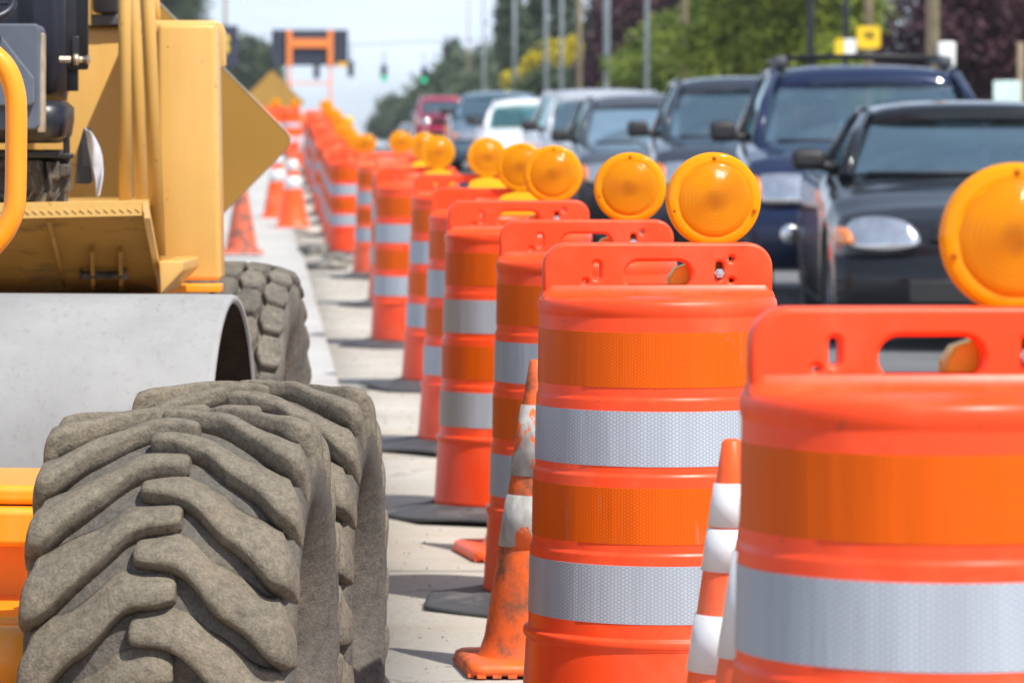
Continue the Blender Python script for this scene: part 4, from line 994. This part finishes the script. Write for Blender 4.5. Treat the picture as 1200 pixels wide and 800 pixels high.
# driver of the navy vehicle
def person_driver(loc):
    me = bpy.data.meshes.new('person'); bm = bmesh.new()
    V = {}; rad = []
    def v(n, p, r): V[n] = bm.verts.new(p); rad.append(r); return V[n]
    v('pelvis', (0, 0, 0), .15); v('waist', (0, .02, .18), .14); v('chest', (0, .05, .40), .16); v('neck0', (0, .04, .52), .075); v('neck1', (0, .02, .58), .06)
    v('jaw', (0, -.01, .64), .075); v('skull', (0, .01, .73), .095); v('crown', (0, .015, .79), .07); v('nose', (0, -.095, .70), .018)
    for s_, n in ((-1, 'l'), (1, 'r')):
        v(n + 'sh', (s_ * .19, .05, .46), .075); v(n + 'el', (s_ * .27, -.12, .25), .05); v(n + 'wr', (s_ * .17, -.36, .33), .03); v(n + 'pm', (s_ * .15, -.42, .36), .034)
        for k in range(4): v(n + 'f%d' % k, (s_ * (.115 + .022 * k), -.475, .385 - .006 * k), .010); v(n + 'g%d' % k, (s_ * (.115 + .022 * k), -.485, .355 - .006 * k), .009)
        v(n + 'th', (s_ * .105, -.43, .345), .011)
        v(n + 'hip', (s_ * .10, -.05, -.02), .10); v(n + 'kn', (s_ * .14, -.45, .03), .075); v(n + 'an', (s_ * .14, -.62, -.33), .045); v(n + 'toe', (s_ * .14, -.80, -.38), .035)
    E = ['pelvis waist', 'waist chest', 'chest neck0', 'neck0 neck1', 'neck1 jaw', 'jaw skull', 'skull crown', 'jaw nose']
    for n in 'lr':
        E += ['chest %ssh' % n, '%ssh %sel' % (n, n), '%sel %swr' % (n, n), '%swr %spm' % (n, n), '%spm %sth' % (n, n), 'pelvis %ship' % n, '%ship %skn' % (n, n), '%skn %san' % (n, n), '%san %stoe' % (n, n)]
        E += ['%spm %sf%d' % (n, n, k) for k in range(4)] + ['%sf%d %sg%d' % (n, k, n, k) for k in range(4)]
    for e in E: a, c = e.split(); bm.edges.new((V[a], V[c]))
    bm.to_mesh(me); bm.free()
    o = link('person', me, None)
    m, nt, bs, out = newmat('skin_and_shirt')
    sp = N(nt, 'ShaderNodeSeparateXYZ'); nt.links.new(tcoord(nt), sp.inputs[0])
    a = math_n(nt, 'GREATER_THAN', sp.outputs[2], .555); h = math_n(nt, 'LESS_THAN', sp.outputs[1], -.345); h2 = math_n(nt, 'GREATER_THAN', sp.outputs[2], .2)
    f = math_n(nt, 'MAXIMUM', a, math_n(nt, 'MULTIPLY', h, h2)); nt.links.new(mixc(nt, f, (.25, .27, .32), (.55, .32, .22)), bs.inputs['Base Color']); bs.inputs['Roughness'].default_value = .6
    me.materials.append(m)
    sk = o.modifiers.new('skin', 'SKIN'); sk.use_smooth_shade = True; sl = me.skin_vertices[0].data
    for i, r in enumerate(rad): sl[i].radius = (r, r)
    sl[0].use_root = True
    ss = o.modifiers.new('sub', 'SUBSURF'); ss.levels = ss.render_levels = 2
    o.location = loc; tag(o, 'driver in grey shirt at the wheel of the navy vehicle, dim behind its windscreen', 'person')
    hr = MB(); hr.lathe([(.001, .118), (.05, .112), (.088, .08), (.104, .03), (.100, -.02), (.08, -.06)], n=24, c=(0, .025, .715)); hm = hr.build('hair', M['interior'], o)
    for s_ in (-1, 1):
        e = MB(); e.lathe([(.001, -.008), (.008, -.005), (.010, 0), (.001, .008)], n=12, axis='Y', c=(s_ * .033, -.083, .725)); e.build('eye', M['signblack'], o)
        e = MB(); e.box((s_ * .098, .01, .71), (.014, .03, .05), None, .006); e.build('ear', m, o)
    return o
person_driver((3.98 - .37 + .18, 27 + 2.40, gz(27) + .62 + roadz(4.06)))
# ---------------------------------------------------------------- ground sheets that follow the rise
def sheet(name, xa, xb, ys, z, m, thick=0, kind='structure', nx=6, zx=None):
    """xa, xb: functions of y giving the left and right edge"""
    b = MB(); rows = []
    for y in ys:
        a, c = xa(y), xb(y); row = [b.V((a + (c - a) * i / nx, y, gz(y) + z + (zx(a + (c - a) * i / nx) if zx else 0))) for i in range(nx + 1)]; rows.append(row)
    for r0, r1 in zip(rows, rows[1:]):
        for i in range(nx): b.face((r0[i], r0[i + 1], r1[i + 1], r1[i]), True)
    if thick:
        for e in (0, nx):
            lo = [b.V((r[e].co.x, r[e].co.y, r[e].co.z - thick)) for r in rows]
            for k in range(len(rows) - 1): b.face((rows[k][e], rows[k + 1][e], lo[k + 1], lo[k]) if e == 0 else (rows[k][e], lo[k], lo[k + 1], rows[k + 1][e]))
        for k in (0, -1):
            lo = [b.V((v.co.x, v.co.y, v.co.z - thick)) for v in rows[k]]
            for i in range(nx): b.face((rows[k][i], rows[k][i + 1], lo[i + 1], lo[i]))
    o = b.build(name, M[m]); tag(o, kind=kind); return o
def yr(a, b, st):
    out = []; y = a
    while y < b: out.append(y); y += st if y < 140 else 20
    return out + [b]
Y1 = yr(-12, 420, 1.5)
YG = yr(-40, 420, 4) + [600, 900]
sheet('ground', lambda y: -650, lambda y: 1.5, YG, -.17, 'dirt', nx=30)
sheet('ground', lambda y: 1.5, lambda y: 780, YG, -.62, 'dirt', nx=30)
sheet('verge', lambda y: xs(y) + 11.2, lambda y: 400, YG, .0, 'grassmat', nx=12)
sheet('verge', lambda y: -400, lambda y: xs(y) - 9.0, YG, -.02, 'grassmat', nx=12)
sheet('work_lane', lambda y: edge(y) + xs(y) + (.012 * math.sin(y * 1.9) + .01 * math.sin(y * 5.3)), lambda y: 1.75 + xs(y), yr(-12, 420, .35)[:1100], 0, 'lane', .18)
sheet('new_pavement', lambda y: -3.2 + xs(y), lambda y: edge(y) - .006 + xs(y) + .05, yr(14.6, 420, 1.0), .035, 'newcon', .21)
sheet('road', lambda y: 1.756 + xs(y), lambda y: 9.1 + xs(y), Y1, 0, 'asphalt', .1, zx=roadz, nx=1)
sheet('kerb', lambda y: 9.1 + xs(y), lambda y: 9.28 + xs(y), Y1, .06, 'sidewalk', .25, nx=2)
sheet('sidewalk', lambda y: 9.285 + xs(y), lambda y: 11.2 + xs(y), Y1, .05, 'sidewalk', .25, nx=3)
sheet('edge_line', lambda y: 2.1 + xs(y), lambda y: 2.2 + xs(y), Y1, .004, 'linepaint', nx=1, zx=roadz)
for k in range(26):
    y0 = 2 + k * 9.1; sheet('lane_dash', lambda y: 5.65 + xs(y), lambda y: 5.76 + xs(y), [y0, y0 + 1.5, y0 + 3], .004, 'linepaint', nx=1, zx=roadz)
# asphalt rubble heap and loose chunks
def chunk(x, y, z, s, label, seed):
    b = MB(); rr = random.Random(seed); bmesh.ops.create_icosphere(b.bm, subdivisions=2, radius=1)
    for v in b.bm.verts:
        n = noise.noise(v.co * 1.6 + Vector((seed, 0, 0))); v.co *= (1 + .35 * n); v.co.x *= s[0]; v.co.y *= s[1]; v.co.z *= s[2]
    o = b.build('asphalt_chunk', M['chunk']); o.location = (x, y, gz(y) + z + s[2] * .6); o.rotation_euler.z = rr.uniform(0, 3)
    tag(o, label, 'rubble', 'broken asphalt chunks beside the new pavement'); return o
chunk(.55, 33.2, 0, (.17, .16, .05), 'wide flat dark asphalt chunk in front of the rubble heap by the pavement edge', 1)
chunk(.66, 34.6, 0, (.13, .14, .06), 'dark asphalt chunk at the right end of the rubble by the drum mats', 2)
chunk(.50, 38.0, 0, (.10, .16, .07), 'rounded asphalt chunk farther back against the pavement edge', 3)
chunk(.62, 40.5, 0, (.13, .2, .05), 'low asphalt chunk farthest back in the rubble', 4)
chunk(edge(17.8) + .11, 17.8, 0, (.035, .05, .035), 'small dark asphalt lump at the near end of the white pavement edge', 5)
# loose grit over the working lane
b = MB(); rr = random.Random(3)
for i in range(1100):
    y = 6 + 34 * rr.random() ** 1.4; x = edge(y) + .07 + (1.4) * rr.random() ** 1.7; s = rr.uniform(.0012, .0042) * (1 + (y > 15) * .6)
    m4 = Matrix.Translation((x, y, gz(y) + s * .4)) @ Matrix.Rotation(rr.uniform(0, 6), 4, 'Z') @ Matrix.Diagonal((s, s * rr.uniform(.6, 1.2), s * .7, 1))
    bmesh.ops.create_icosphere(b.bm, subdivisions=0 + 1, radius=1, matrix=m4)
o = b.build('gravel', M['gravel'], fix=False); tag(o, kind='stuff', label='loose grit scattered over the concrete lane')
# ---------------------------------------------------------------- signs
def diamond(x, y, z, half, label, rz, m='ply', post=True):
    t = empty('diamond_sign', (x, y, gz(y)), label, 'road sign', None, R(rz))
    b = MB(); pts = []
    rc = .035
    for k in range(4):
        a = R(90 * k)
        for d in (-45, -15, 15, 45):
            c = (math.cos(a) * (half - rc * 1.414), math.sin(a) * (half - rc * 1.414)); aa = a + R(d); pts.append((c[0] + rc * math.cos(aa), z - gz(y) + c[1] + rc * math.sin(aa)))
    b.prism(pts, 0, .014); b.build('sign_board', M[m], t)
    # pale edge band round the board
    e = MB()
    e.rings([[(px * 1.004, yy, (pz - (z - gz(y))) * 1.004 + z - gz(y)) for px, pz in pts] for yy in (-.002, .0165)], cap=False); e.build('edge_trim', M['sign_edge'], t)
    f = MB(); fr = [(px * .985, (pz - (z - gz(y))) * .985 + z - gz(y)) for px, pz in pts]; f.prism(fr, .0145, .017); f.build('sign_face', M['frameorange'], t)
    if post:
        p = MB(); p.box((-.1, .06, (z - gz(y)) / 2), (.05, .05, z - gz(y))); p.box((-.1, .05, .03), (.9, .05, .04)); p.box((-.1, .05, .03), (.05, .9, .05)); p.build('stand', M['galv'], t)
    return t
c = at(345, 165, 13.4)
diamond(c.x - .86 * math.cos(R(8)), 13.4, c.z, .86, 'big brown back of a diamond road sign, sharp corner beside the yellow roller', -8)
c = at(319, 120, 118)
diamond(c.x, 118, c.z, .90, 'small tan diamond sign in the distance left of the message board', 0)
# message board trailer
y = 135; s = F / y; c = at(363, 56, y)
t = empty('message_board', (c.x, y, gz(y)), 'black message board on an orange trailer frame, seen from behind against the sky', 'message board')
hz = c.z - gz(y)
b = MB(); b.box((0, .1, hz), (90 / s, .14, 42 / s), None, .03); b.build('panel', M['board'], t)
for sx in (-24, 24):
    b = MB(); b.box((sx / s, -.05, hz - 1 / s), (6 / s, .12, 43 / s), None, .01); b.box((sx / s, -.02, hz * .5), (.07, .07, hz)); b.build('mast', M['frameorange'], t)
b = MB(); b.box((0, -.05, hz + 5 / s), (45 / s, .12, 10 / s), None, .01); b.build('cross_beam', M['frameorange'], t)
b = MB(); b.box((0, -.05, hz - 42 / s), (48 / s, .05, .05), None, .01); b.build('cross_beam', M['frameorange'], t)
b = MB(); b.box((0, .3, .5), (2.2, 1.4, .12), None, .02); b.box((0, .3, .75), (1.2, .8, .4), None, .05); b.build('trailer_bed', M['frameorange'], t)
for sx in (-1, 1):
    b = MB(); b.lathe([(.12, -.09), (.33, -.09), (.35, -.05), (.35, .05), (.33, .09), (.12, .09), (.001, .05)], n=24, axis='X', c=(sx * 1.2, .3, .35)); b.build('wheel', M['carrubber'], t)
b = MB(); b.box((38 / s, -.03, hz - 20 / s), (.3, .06, .14), None, .02); b.build('yellow_beacon', M['case'], t)
# ---------------------------------------------------------------- traffic signals on a span wire
def emis(name, c, st):
    m, nt, b, out = newmat(name); b.inputs['Base Color'].default_value = C4(c); b.inputs['Emission Color'].default_value = C4(c); b.inputs['Emission Strength'].default_value = st; return m
M['green_on'] = emis('signal_green', (.0, .62, .30), 1.1)
YS = 300; ss = F / YS
def signal(px, py, label, lit, back=False):
    c = at(px, py, YS); t = empty('traffic_signal', c, label, 'traffic light', 'traffic lights hung over the far crossing')
    b = MB(); b.box((0, 0, 0), (.42, .30, 1.15), None, .05)
    for k in range(3):
        if not back: b.lathe([(.17, 0), (.18, -.22)], n=18, axis='Y', c=(0, -.15, .36 - .36 * k))
    b.build('housing', M['signblack'], t)
    for k in range(3):
        if back: break
        q = MB(); q.lathe([(.001, -.05), (.10, -.04), (.20 if (lit and k == 2) else .15, 0)], n=20, axis='Y', c=(0, -.17, .36 - .36 * k)); q.build('signal_lamp', M['green_on'] if (lit and k == 2) else M['trim'], t)
    q = MB(); q.tube([(0, 0, .55), (0, 0, 1.6)], .04, 8); q.build('hanger', M['darkpole'], t)
signal(450, 86, 'left one of the two lit green traffic lights over the far crossing', True)
signal(497, 88, 'right one of the two lit green traffic lights, against the far trees', True)
signal(411, 81, 'dark traffic light just right of the message board', False)
signal(371, 83, 'dark traffic light hanging between the legs of the message board', False)
q = MB(); zz = at(400, 70, YS).z + 1.0
q.tube([(-14, YS, zz + 1.6)] + [((k - 5) * 3.2 + 3, YS, zz + .05 * abs(k - 5) ** 1.5) for k in range(11)] + [(24, YS, zz + 1.4)], .035, 6); o = q.build('span_wire', M['darkpole']); tag(o, 'thin span wire carrying the traffic lights across the road', 'wire')
for (x0, y0, z0, x1, y1, z1, lab) in ((-14, 150, 9.0, 11, 150, 9.6, 'thin overhead wire crossing high above the message board'), (-16, 210, 7.9, 14, 190, 8.6, 'lower thin overhead wire crossing behind the message board'), (10.4, 62, 9.4, 11.5, 230, 10.4, 'thin overhead wire running along the right hand poles')):
    q = MB(); q.tube([(x0 + (x1 - x0) * k / 12, y0 + (y1 - y0) * k / 12, z0 + (z1 - z0) * k / 12 - .5 * math.sin(math.pi * k / 12) ) for k in range(13)], .03, 6); o = q.build('overhead_wire', M['darkpole']); tag(o, lab, 'wire')
# dark signal head with yellow lamp, by the left trees
c = at(265, 55, 150); t = empty('signal_head', (c.x, 150, gz(150)), 'dark signal head with a yellow patch on a pole in front of the left trees', 'traffic light')
h = c.z - gz(150)
b = MB(); b.box((0, 0, h), (.85, .35, 1.5), None, .05); b.build('housing', M['board'], t)
b = MB(); b.lathe([(.001, -.04), (.15, -.03), (.18, 0)], n=20, axis='Y', c=(-.08, -.18, h + .25)); b.lathe([(.001, -.04), (.15, -.03), (.18, 0)], n=20, axis='Y', c=(-.08, -.18, h - .1)); b.build('yellow_lamp', M['signyellow'], t)
b = MB(); b.tube([(0, 0.1, 0), (0, .1, h - .7)], .08, 10); b.build('pole', M['darkpole'], t)
# ---------------------------------------------------------------- poles
def pole(px, wpx, y, label, m, h=11, name='utility_pole', arm=True, ybot=None, group='poles along the right hand pavement'):
    c = at(px, 100, y); r = .66 * wpx / 2 * y / F
    t = empty(name, (c.x, y, gz(y) + .05), label, 'pole', group)
    b = MB(); b.tube([(0, 0, -.2), (0, 0, h * .5), (0, 0, h)], [r * 1.08, r, r * .8], 14); b.build('shaft', M[m], t)
    if arm and m == 'wood':
        b = MB(); b.box((0, 0, h - .8), (2.4, .1, .12)); [b.lathe([(.05, 0), (.06, .1), (.03, .16), (.001, .17)], n=10, c=(k * 1.0, 0, h - .74)) for k in (-1, 0, 1)]; b.build('crossarm', M['wood'], t)
    elif arm:
        b = MB(); b.tube([(0, 0, h - .1), (-.8, 0, h + .4), (-2.0, 0, h + .5)], .06, 8); b.box((-2.3, 0, h + .48), (.7, .25, .14), None, .04); b.build('lamp_arm', M[m], t)
    return t
pw = pole(1093, 23, 62, 'thick tan wooden pole with a white box, rightmost of the poles', 'wood')
ps = pole(1018, 16, 70, 'tan wooden pole carrying a small yellow sign', 'wood')
pole(991, 11, 76, 'dark slender pole just left of the yellow sign', 'darkpole', name='street_lamp')
pole(950, 12, 84, 'dark slender pole in front of the bright green trees', 'darkpole', name='street_lamp')
pole(802, 11, 102, 'brownish wooden pole standing against dark foliage', 'wood')
pole(758, 8, 112, 'thin pale metal pole in front of the plum coloured tree', 'galv', name='street_lamp')
pole(711, 11, 122, 'broad pale metal pole right of the brown wooden one', 'galv', name='street_lamp')
pole(679, 9, 130, 'reddish brown wooden pole between pale metal ones', 'wood')
pole(658, 7, 140, 'pale metal pole in front of the yellow broom, right one of two', 'galv', name='street_lamp')
pole(640, 7, 150, 'pale metal pole in front of the yellow broom, left one of two', 'galv', name='street_lamp')
pole(603, 6, 170, 'slender grey pole at the left end of the yellow broom', 'galv', name='street_lamp')
pole(567, 5, 230, 'distant grey pole rising from the far right trees', 'galv', h=12, name='street_lamp')
pole(549, 3, 300, 'thinnest far pole against the pale sky', 'wood', h=14)
pole(242, 8, 160, 'pale pole rising above the roller, left one of two', 'galv', h=14, name='street_lamp', group='poles beyond the roller')
pole(264, 6, 190, 'brownish pole rising above the roller, right one of two', 'wood', h=14, group='poles beyond the roller')
# box and small signs
b = MB(); cbx = at(1109, 64, 61.8); b.box(cbx - pw.location, (.25, .12, .36), None, .03); b.build('white_box', M['signwhite'], pw)
t = empty('yellow_sign', at(1018, 44, 69.7), 'small yellow sign with a dark symbol on the tan pole', 'road sign')
b = MB(); b.prism(rrect(.38, .36, .05, 4), 0, .006); b.build('sign_board', M['signyellow'], t)
b = MB(); b.box((-.03, -.006, .06), (.12, .006, .03)); b.box((.02, -.006, 0), (.16, .006, .035)); b.box((.05, -.006, .05), (.03, .006, .12)); b.build('symbol', M['signblack'], t)
t = empty('small_sign', at(990, 57, 75.7), 'small half yellow half white notice on the dark slender pole', 'road sign')
b = MB(); b.prism(rrect(.16, .34, .02, 3, -.09, 0), 0, .005); b.build('yellow_half', M['signyellow'], t)
b = MB(); b.prism(rrect(.20, .34, .02, 3, .095, 0), 0, .005); b.build('white_half', M['signwhite'], t)
t = empty('white_sign', (at(1180, 110, 66).x, 66, gz(66)), 'pale blank sign on a wooden post under the plum tree at the right edge', 'road sign')
b = MB(); b.box((0, 0, at(1180, 110, 66).z - gz(66)), (.42, .03, .40), None, .01); b.build('sign_board', M['signpale'], t)
b = MB(); b.box((.22, .05, 1.0), (.09, .09, 2.0)); b.build('post', M['wood'], t)
# ---------------------------------------------------------------- trees
def crown_mesh(lobes, n, size, seed, squash=.8, dens=.55):
    """leaf clumps spread through overlapping lobes: many small bent leaf faces with gaps between clusters"""
    rr = random.Random(seed); vs = []; fs = []
    tot = sum(l[3] * l[4] * l[5] for l in lobes) ** 1.0
    for (cx, cy, cz, rx, ry, rz_) in lobes:
        k = max(40, int(n * (rx * ry * rz_) / tot)); c = 0
        while c < k:
            u = Vector((rr.gauss(0, 1), rr.gauss(0, 1), rr.gauss(0, 1))).normalized(); d = rr.random() ** .38
            nn = noise.noise(u * 2.3 + Vector((seed, cx, cz))); d *= .80 + .42 * nn + .12
            p = Vector((cx + u.x * rx * d, cy + u.y * ry * d, cz + u.z * rz_ * d))
            if noise.noise(p * (1.5 / max(rx, .3)) * 1.6 + Vector((seed * 3, 0, 0))) < -.17 and rr.random() < .85: c += .3; continue
            for _ in range(5):
                q = p + Vector((rr.gauss(0, 1), rr.gauss(0, 1), rr.gauss(0, .7))) * size * 1.3
                a = Vector((rr.gauss(0, 1), rr.gauss(0, 1), rr.gauss(0, .6))).normalized() * size * rr.uniform(.6, 1.2); b_ = a.cross(Vector((rr.gauss(0, 1), rr.gauss(0, 1), rr.gauss(0, 1)))).normalized() * size * rr.uniform(.35, .6)
                i = len(vs); vs += [q - a, q - b_, q + a, q + b_]; fs.append((i, i + 1, i + 2, i + 3))
            c += 1
    me = bpy.data.meshes.new('crown'); me.from_pydata([tuple(v) for v in vs], [], fs); me.update(); return me
def tree(name, px, y, base_z, lobes, label, m, n=2200, size=.16, seed=1, trunk_h=None, tr=.16, group=None, cat='tree'):
    """lobes given as pixels around px: (dx, py, rx, ry)"""
    s = F / y; x = at(px, 0, y).x
    t = empty(name, (x, y, base_z), label, cat, group); L = []
    for dx, py, rx, ry in lobes: L.append((dx / s, rnd.uniform(-.3, .3) * rx / s, at(0, py, y).z - base_z, rx / s, rx / s * .9, ry / s))
    o = link('crown', crown_mesh(L, n, size, seed), M[m], t)
    if tr:
        th = trunk_h or max(l[2] for l in L); b = MB(); b.tube([(0, 0, -.3), (.08, .05, th * .4), (-.05, 0, th * .75), (0, 0, th)], [tr * 1.25, tr, tr * .6, tr * .15], 10)
        for l in L[:6]: b.tube([(0, 0, max(.3, l[2] * .35)), (l[0] * .5, l[1] * .5, l[2] * .75), (l[0], l[1], l[2])], [tr * .45, tr * .3, tr * .08], 7)
        b.build('trunk', M['bark'], t)
    return t
G = 'trees along the right side of the road'
tree('plum_tree', 1130, 80, gz(80), [(0, 20, 95, 70), (-60, 70, 60, 50), (70, 60, 80, 75), (10, -40, 110, 60), (20, 95, 70, 40), (110, 10, 60, 90)], 'dark plum coloured tree behind the thick tan pole at the right edge', 'lf_purple', 6500, .075, 1, group=G)
tree('plum_tree', 735, 150, gz(150), [(0, 30, 45, 50), (-20, 80, 40, 40), (20, -10, 50, 50), (-5, 110, 45, 30)], 'dark plum coloured tree behind the pale poles left of the green trees', 'lf_purple', 4200, .13, 2, group=G)
tree('broadleaf_tree', 905, 98, gz(98), [(0, 20, 90, 60), (-60, 60, 60, 45), (50, 65, 75, 45), (0, -40, 100, 60), (100, 10, 50, 70), (60, 100, 80, 30)], 'leafy green tree behind the dark slender poles', 'lf_bright', 8000, .10, 3, group=G)
tree('broadleaf_tree', 800, 115, gz(115), [(0, 60, 60, 45), (-30, 85, 60, 30), (40, 30, 50, 50), (20, 90, 70, 30)], 'bushy yellow green tree above the roofs of the dark cars', 'lf_green', 6000, .11, 4, group=G)
tree('conifer', 815, 190, gz(190), [(-20, 10, 70, 60), (40, -20, 80, 70), (-60, -30, 50, 60)], 'dark evergreen tree between the plum tree and the bright green tree', 'lf_dark', 5000, .15, 5, group=G)
tree('broom_bush', 637, 175, gz(175), [(-20, 100, 26, 22), (0, 82, 24, 22), (20, 70, 22, 22), (10, 100, 35, 25), (34, 58, 12, 14)], 'bright yellow broom bush behind the pale poles', 'lf_yellow', 3600, .12, 6, tr=.05, cat='bush')
tree('broadleaf_tree', 545, 330, gz(330), [(0, 90, 40, 30), (40, 80, 40, 34), (-35, 112, 36, 26), (10, 120, 60, 30), (70, 100, 40, 40)], 'rounded far tree right of the lit traffic light', 'lf_far', 5500, .26, 7, group=G)
tree('broadleaf_tree', 497, 380, gz(380), [(0, 128, 28, 18), (-14, 140, 22, 16), (22, 105, 22, 22), (5, 150, 40, 18)], 'low far tree directly below the right green light', 'lf_far', 3500, .28, 8, group=G)
tree('broadleaf_tree', 458, 430, gz(430), [(0, 130, 13, 18), (6, 145, 22, 14), (-10, 150, 16, 12)], 'small pointed far tree left of the red car', 'lf_far', 1500, .3, 9, group=G)
def conifer(px, y, top, wpx, label, seed, m='lf_dark', n=2300, sparse=0):
    s = F / y; bz = gz(y); ht = at(0, top, y).z - bz
    t = empty('conifer', (at(px, 0, y).x, y, bz), label, 'tree', G)
    rr = random.Random(seed); L = []
    for k in range(34):
        f = (k + .5) / 34; z = ht * (.12 + .86 * f); r = wpx / 2 / s * (1.15 - f) * rr.uniform(.6, 1.15); a = rr.uniform(0, 6.28)
        if rr.random() < sparse: continue
        L.append((math.cos(a) * r * .6, math.sin(a) * r * .6, z, r * .6, r * .6, ht * .02 + .15))
    link('crown', crown_mesh(L, n, .13 * y / 170, seed), M[m], t)
    b = MB(); b.tube([(0, 0, -.3), (0.05, 0, ht * .5), (0, 0, ht)], [.26, .17, .03], 10)
    for l in L: b.tube([(0, 0, l[2] - .1), (l[0] * 1.6, l[1] * 1.6, l[2] - .25)], [.05, .015], 5)
    b.build('trunk', M['bark'], t); return t
conifer(606, 215, -60, 34, 'tall thin sparse conifer at the left end of the tall trees, against the sky', 21, sparse=.35)
conifer(627, 225, -90, 40, 'tall thin conifer second from the left of the tall trees', 22, sparse=.25)
conifer(654, 205, -80, 52, 'dense dark conifer above the yellow broom', 23)
conifer(668, 240, -110, 60, 'dark conifer directly behind the reddish brown pole', 24, sparse=.1)
conifer(592, 260, -20, 26, 'short ragged conifer rising beside the slender grey pole', 25, sparse=.4)
conifer(705, 200, -120, 80, 'broad dark conifer behind the plum coloured tree', 26)
conifer(760, 210, -120, 90, 'broad dark conifer right of the plum coloured tree', 27)
conifer(530, 420, 50, 14, 'tiny pointed conifer top on the far tree line', 28, 'lf_far', 700)
# hedge filling under the trees
for k, (px, y, m, lab) in enumerate([(1180, 92, 'lf_dark', 'dark hedge clump under the plum tree at the right edge'), (1010, 108, 'lf_green', 'green hedge clump behind the yellow sign pole'), (720, 170, 'lf_dark', 'dark hedge clump under the left plum tree'), (870, 125, 'lf_green', 'green hedge clump behind the roof rack'), (650, 240, 'lf_far', 'pale hedge clump at the foot of the thin conifers')]):
    tree('hedge', px, y, gz(y), [(-60, 110, 60, 34), (0, 105, 70, 36), (60, 112, 60, 34)], lab, m, 3800, .11 * y / 110, 40 + k, tr=.04, cat='hedge')
# left side tree masses
G = 'trees beyond the roller on the left'
tree('broadleaf_tree', 292, 330, gz(330), [(0, 75, 30, 30), (14, 95, 26, 30), (-20, 100, 30, 32), (-4, 125, 45, 26), (-10, 60, 16, 16)], 'dark green tree left of the message board', 'lf_dark', 4500, .26, 51, group=G)
tree('broadleaf_tree', 205, 300, gz(300), [(0, 0, 42, 28), (-30, 20, 40, 40), (10, 60, 50, 50), (-10, -30, 40, 30), (0, 115, 60, 40)], 'green tree showing above the yellow roller', 'lf_dark', 5500, .22, 52, group=G)
tree('broadleaf_tree', 262, 420, gz(420), [(0, 90, 30, 30), (-10, 60, 20, 20), (10, 120, 40, 25)], 'far dark tree behind the yellow lamped signal', 'lf_far', 2500, .3, 53, group=G)
# the summer air: things fade only far down the road
hz_ = MB(); hz_.box((60, 300, 16), (1500, 1400, 58)); hm = bpy.data.materials.new('haze'); hm.use_nodes = True; ht_ = hm.node_tree; ht_.nodes.clear()
ho = ht_.nodes.new('ShaderNodeOutputMaterial'); hv = ht_.nodes.new('ShaderNodeVolumePrincipled'); hv.inputs['Density'].default_value = .00028; hv.inputs['Color'].default_value = (.90, .94, 1, 1); hv.inputs['Anisotropy'].default_value = .3
ht_.links.new(hv.outputs[0], ho.inputs['Volume']); o = hz_.build('haze', hm); tag(o, 'thin summer haze over the road', kind='stuff')
# ---------------------------------------------------------------- world, sun, camera
SUN = Vector((.36, -.46, .81)).normalized()
w = bpy.data.worlds.new('World'); sc.world = w; w.use_nodes = True; nt = w.node_tree; nt.nodes.clear()
out = nt.nodes.new('ShaderNodeOutputWorld'); bg = nt.nodes.new('ShaderNodeBackground'); sk = nt.nodes.new('ShaderNodeTexSky'); sk.sky_type = 'NISHITA'; sk.sun_disc = False
sk.sun_elevation = math.asin(SUN.z); sk.sun_rotation = math.atan2(SUN.x, SUN.y); sk.air_density = 1.0; sk.dust_density = 1.6; sk.ozone_density = 1.5
tc = nt.nodes.new('ShaderNodeTexCoord'); sp = nt.nodes.new('ShaderNodeSeparateXYZ'); nt.links.new(tc.outputs['Generated'], sp.inputs[0])
zz = math_n(nt, 'MAXIMUM', math_n(nt, 'ADD', sp.outputs[2], .03), .012); cb = nt.nodes.new('ShaderNodeCombineXYZ'); nt.links.new(sp.outputs[0], cb.inputs[0]); nt.links.new(sp.outputs[1], cb.inputs[1]); nt.links.new(zz, cb.inputs[2]); nt.links.new(cb.outputs[0], sk.inputs[0])
mp = nt.nodes.new('ShaderNodeMapping'); mp.inputs['Scale'].default_value = (3, 3, 22); nt.links.new(cb.outputs[0], mp.inputs[0])
cn = noise_n(nt, mp.outputs[0], 1.4, 7, .6)
low = ramp(nt, sp.outputs[2], [(.0, 1.0), (.10, .9), (.35, .30), (.8, .18)])
f = math_n(nt, 'MULTIPLY', ramp(nt, cn, [(.36, 0.6), (.6, 1.0)]), low)
cl = mixc(nt, f, sk.outputs[0], (8.6, 9.9, 11.8)); nt.links.new(cl, bg.inputs[0]); bg.inputs[1].default_value = .10; nt.links.new(bg.outputs[0], out.inputs[0])
sl = bpy.data.lights.new('sun', 'SUN'); sl.energy = 4.8; sl.angle = R(.53); sl.color = (1, .955, .88)
so = bpy.data.objects.new('sun', sl); col.objects.link(so); so.rotation_euler = SUN.to_track_quat('Z', 'Y').to_euler()
cam = bpy.data.cameras.new('camera'); co = bpy.data.objects.new('camera', cam); col.objects.link(co); sc.camera = co
co.location = (0, 0, CAMZ); co.rotation_euler = (R(90), 0, 0)
cam.sensor_width = 36; cam.lens = F / 1200 * 36; cam.shift_x = .25; cam.shift_y = -(400 - 140) / 1200
cam.clip_end = 6000; cam.clip_start = .2
cam.dof.use_dof = True; cam.dof.focus_distance = 7.6; cam.dof.aperture_fstop = 9.2; cam.dof.aperture_blades = 0
vs = sc.view_settings; vs.view_transform = 'Standard'; vs.look = 'None'; vs.gamma = 1; vs.exposure = .30
sc.render.engine = 'CYCLES'; sc.cycles.max_bounces = 8; sc.cycles.transparent_max_bounces = 12; sc.cycles.use_denoising = True
sc.cycles.sample_clamp_indirect = 6; sc.cycles.volume_bounces = 0
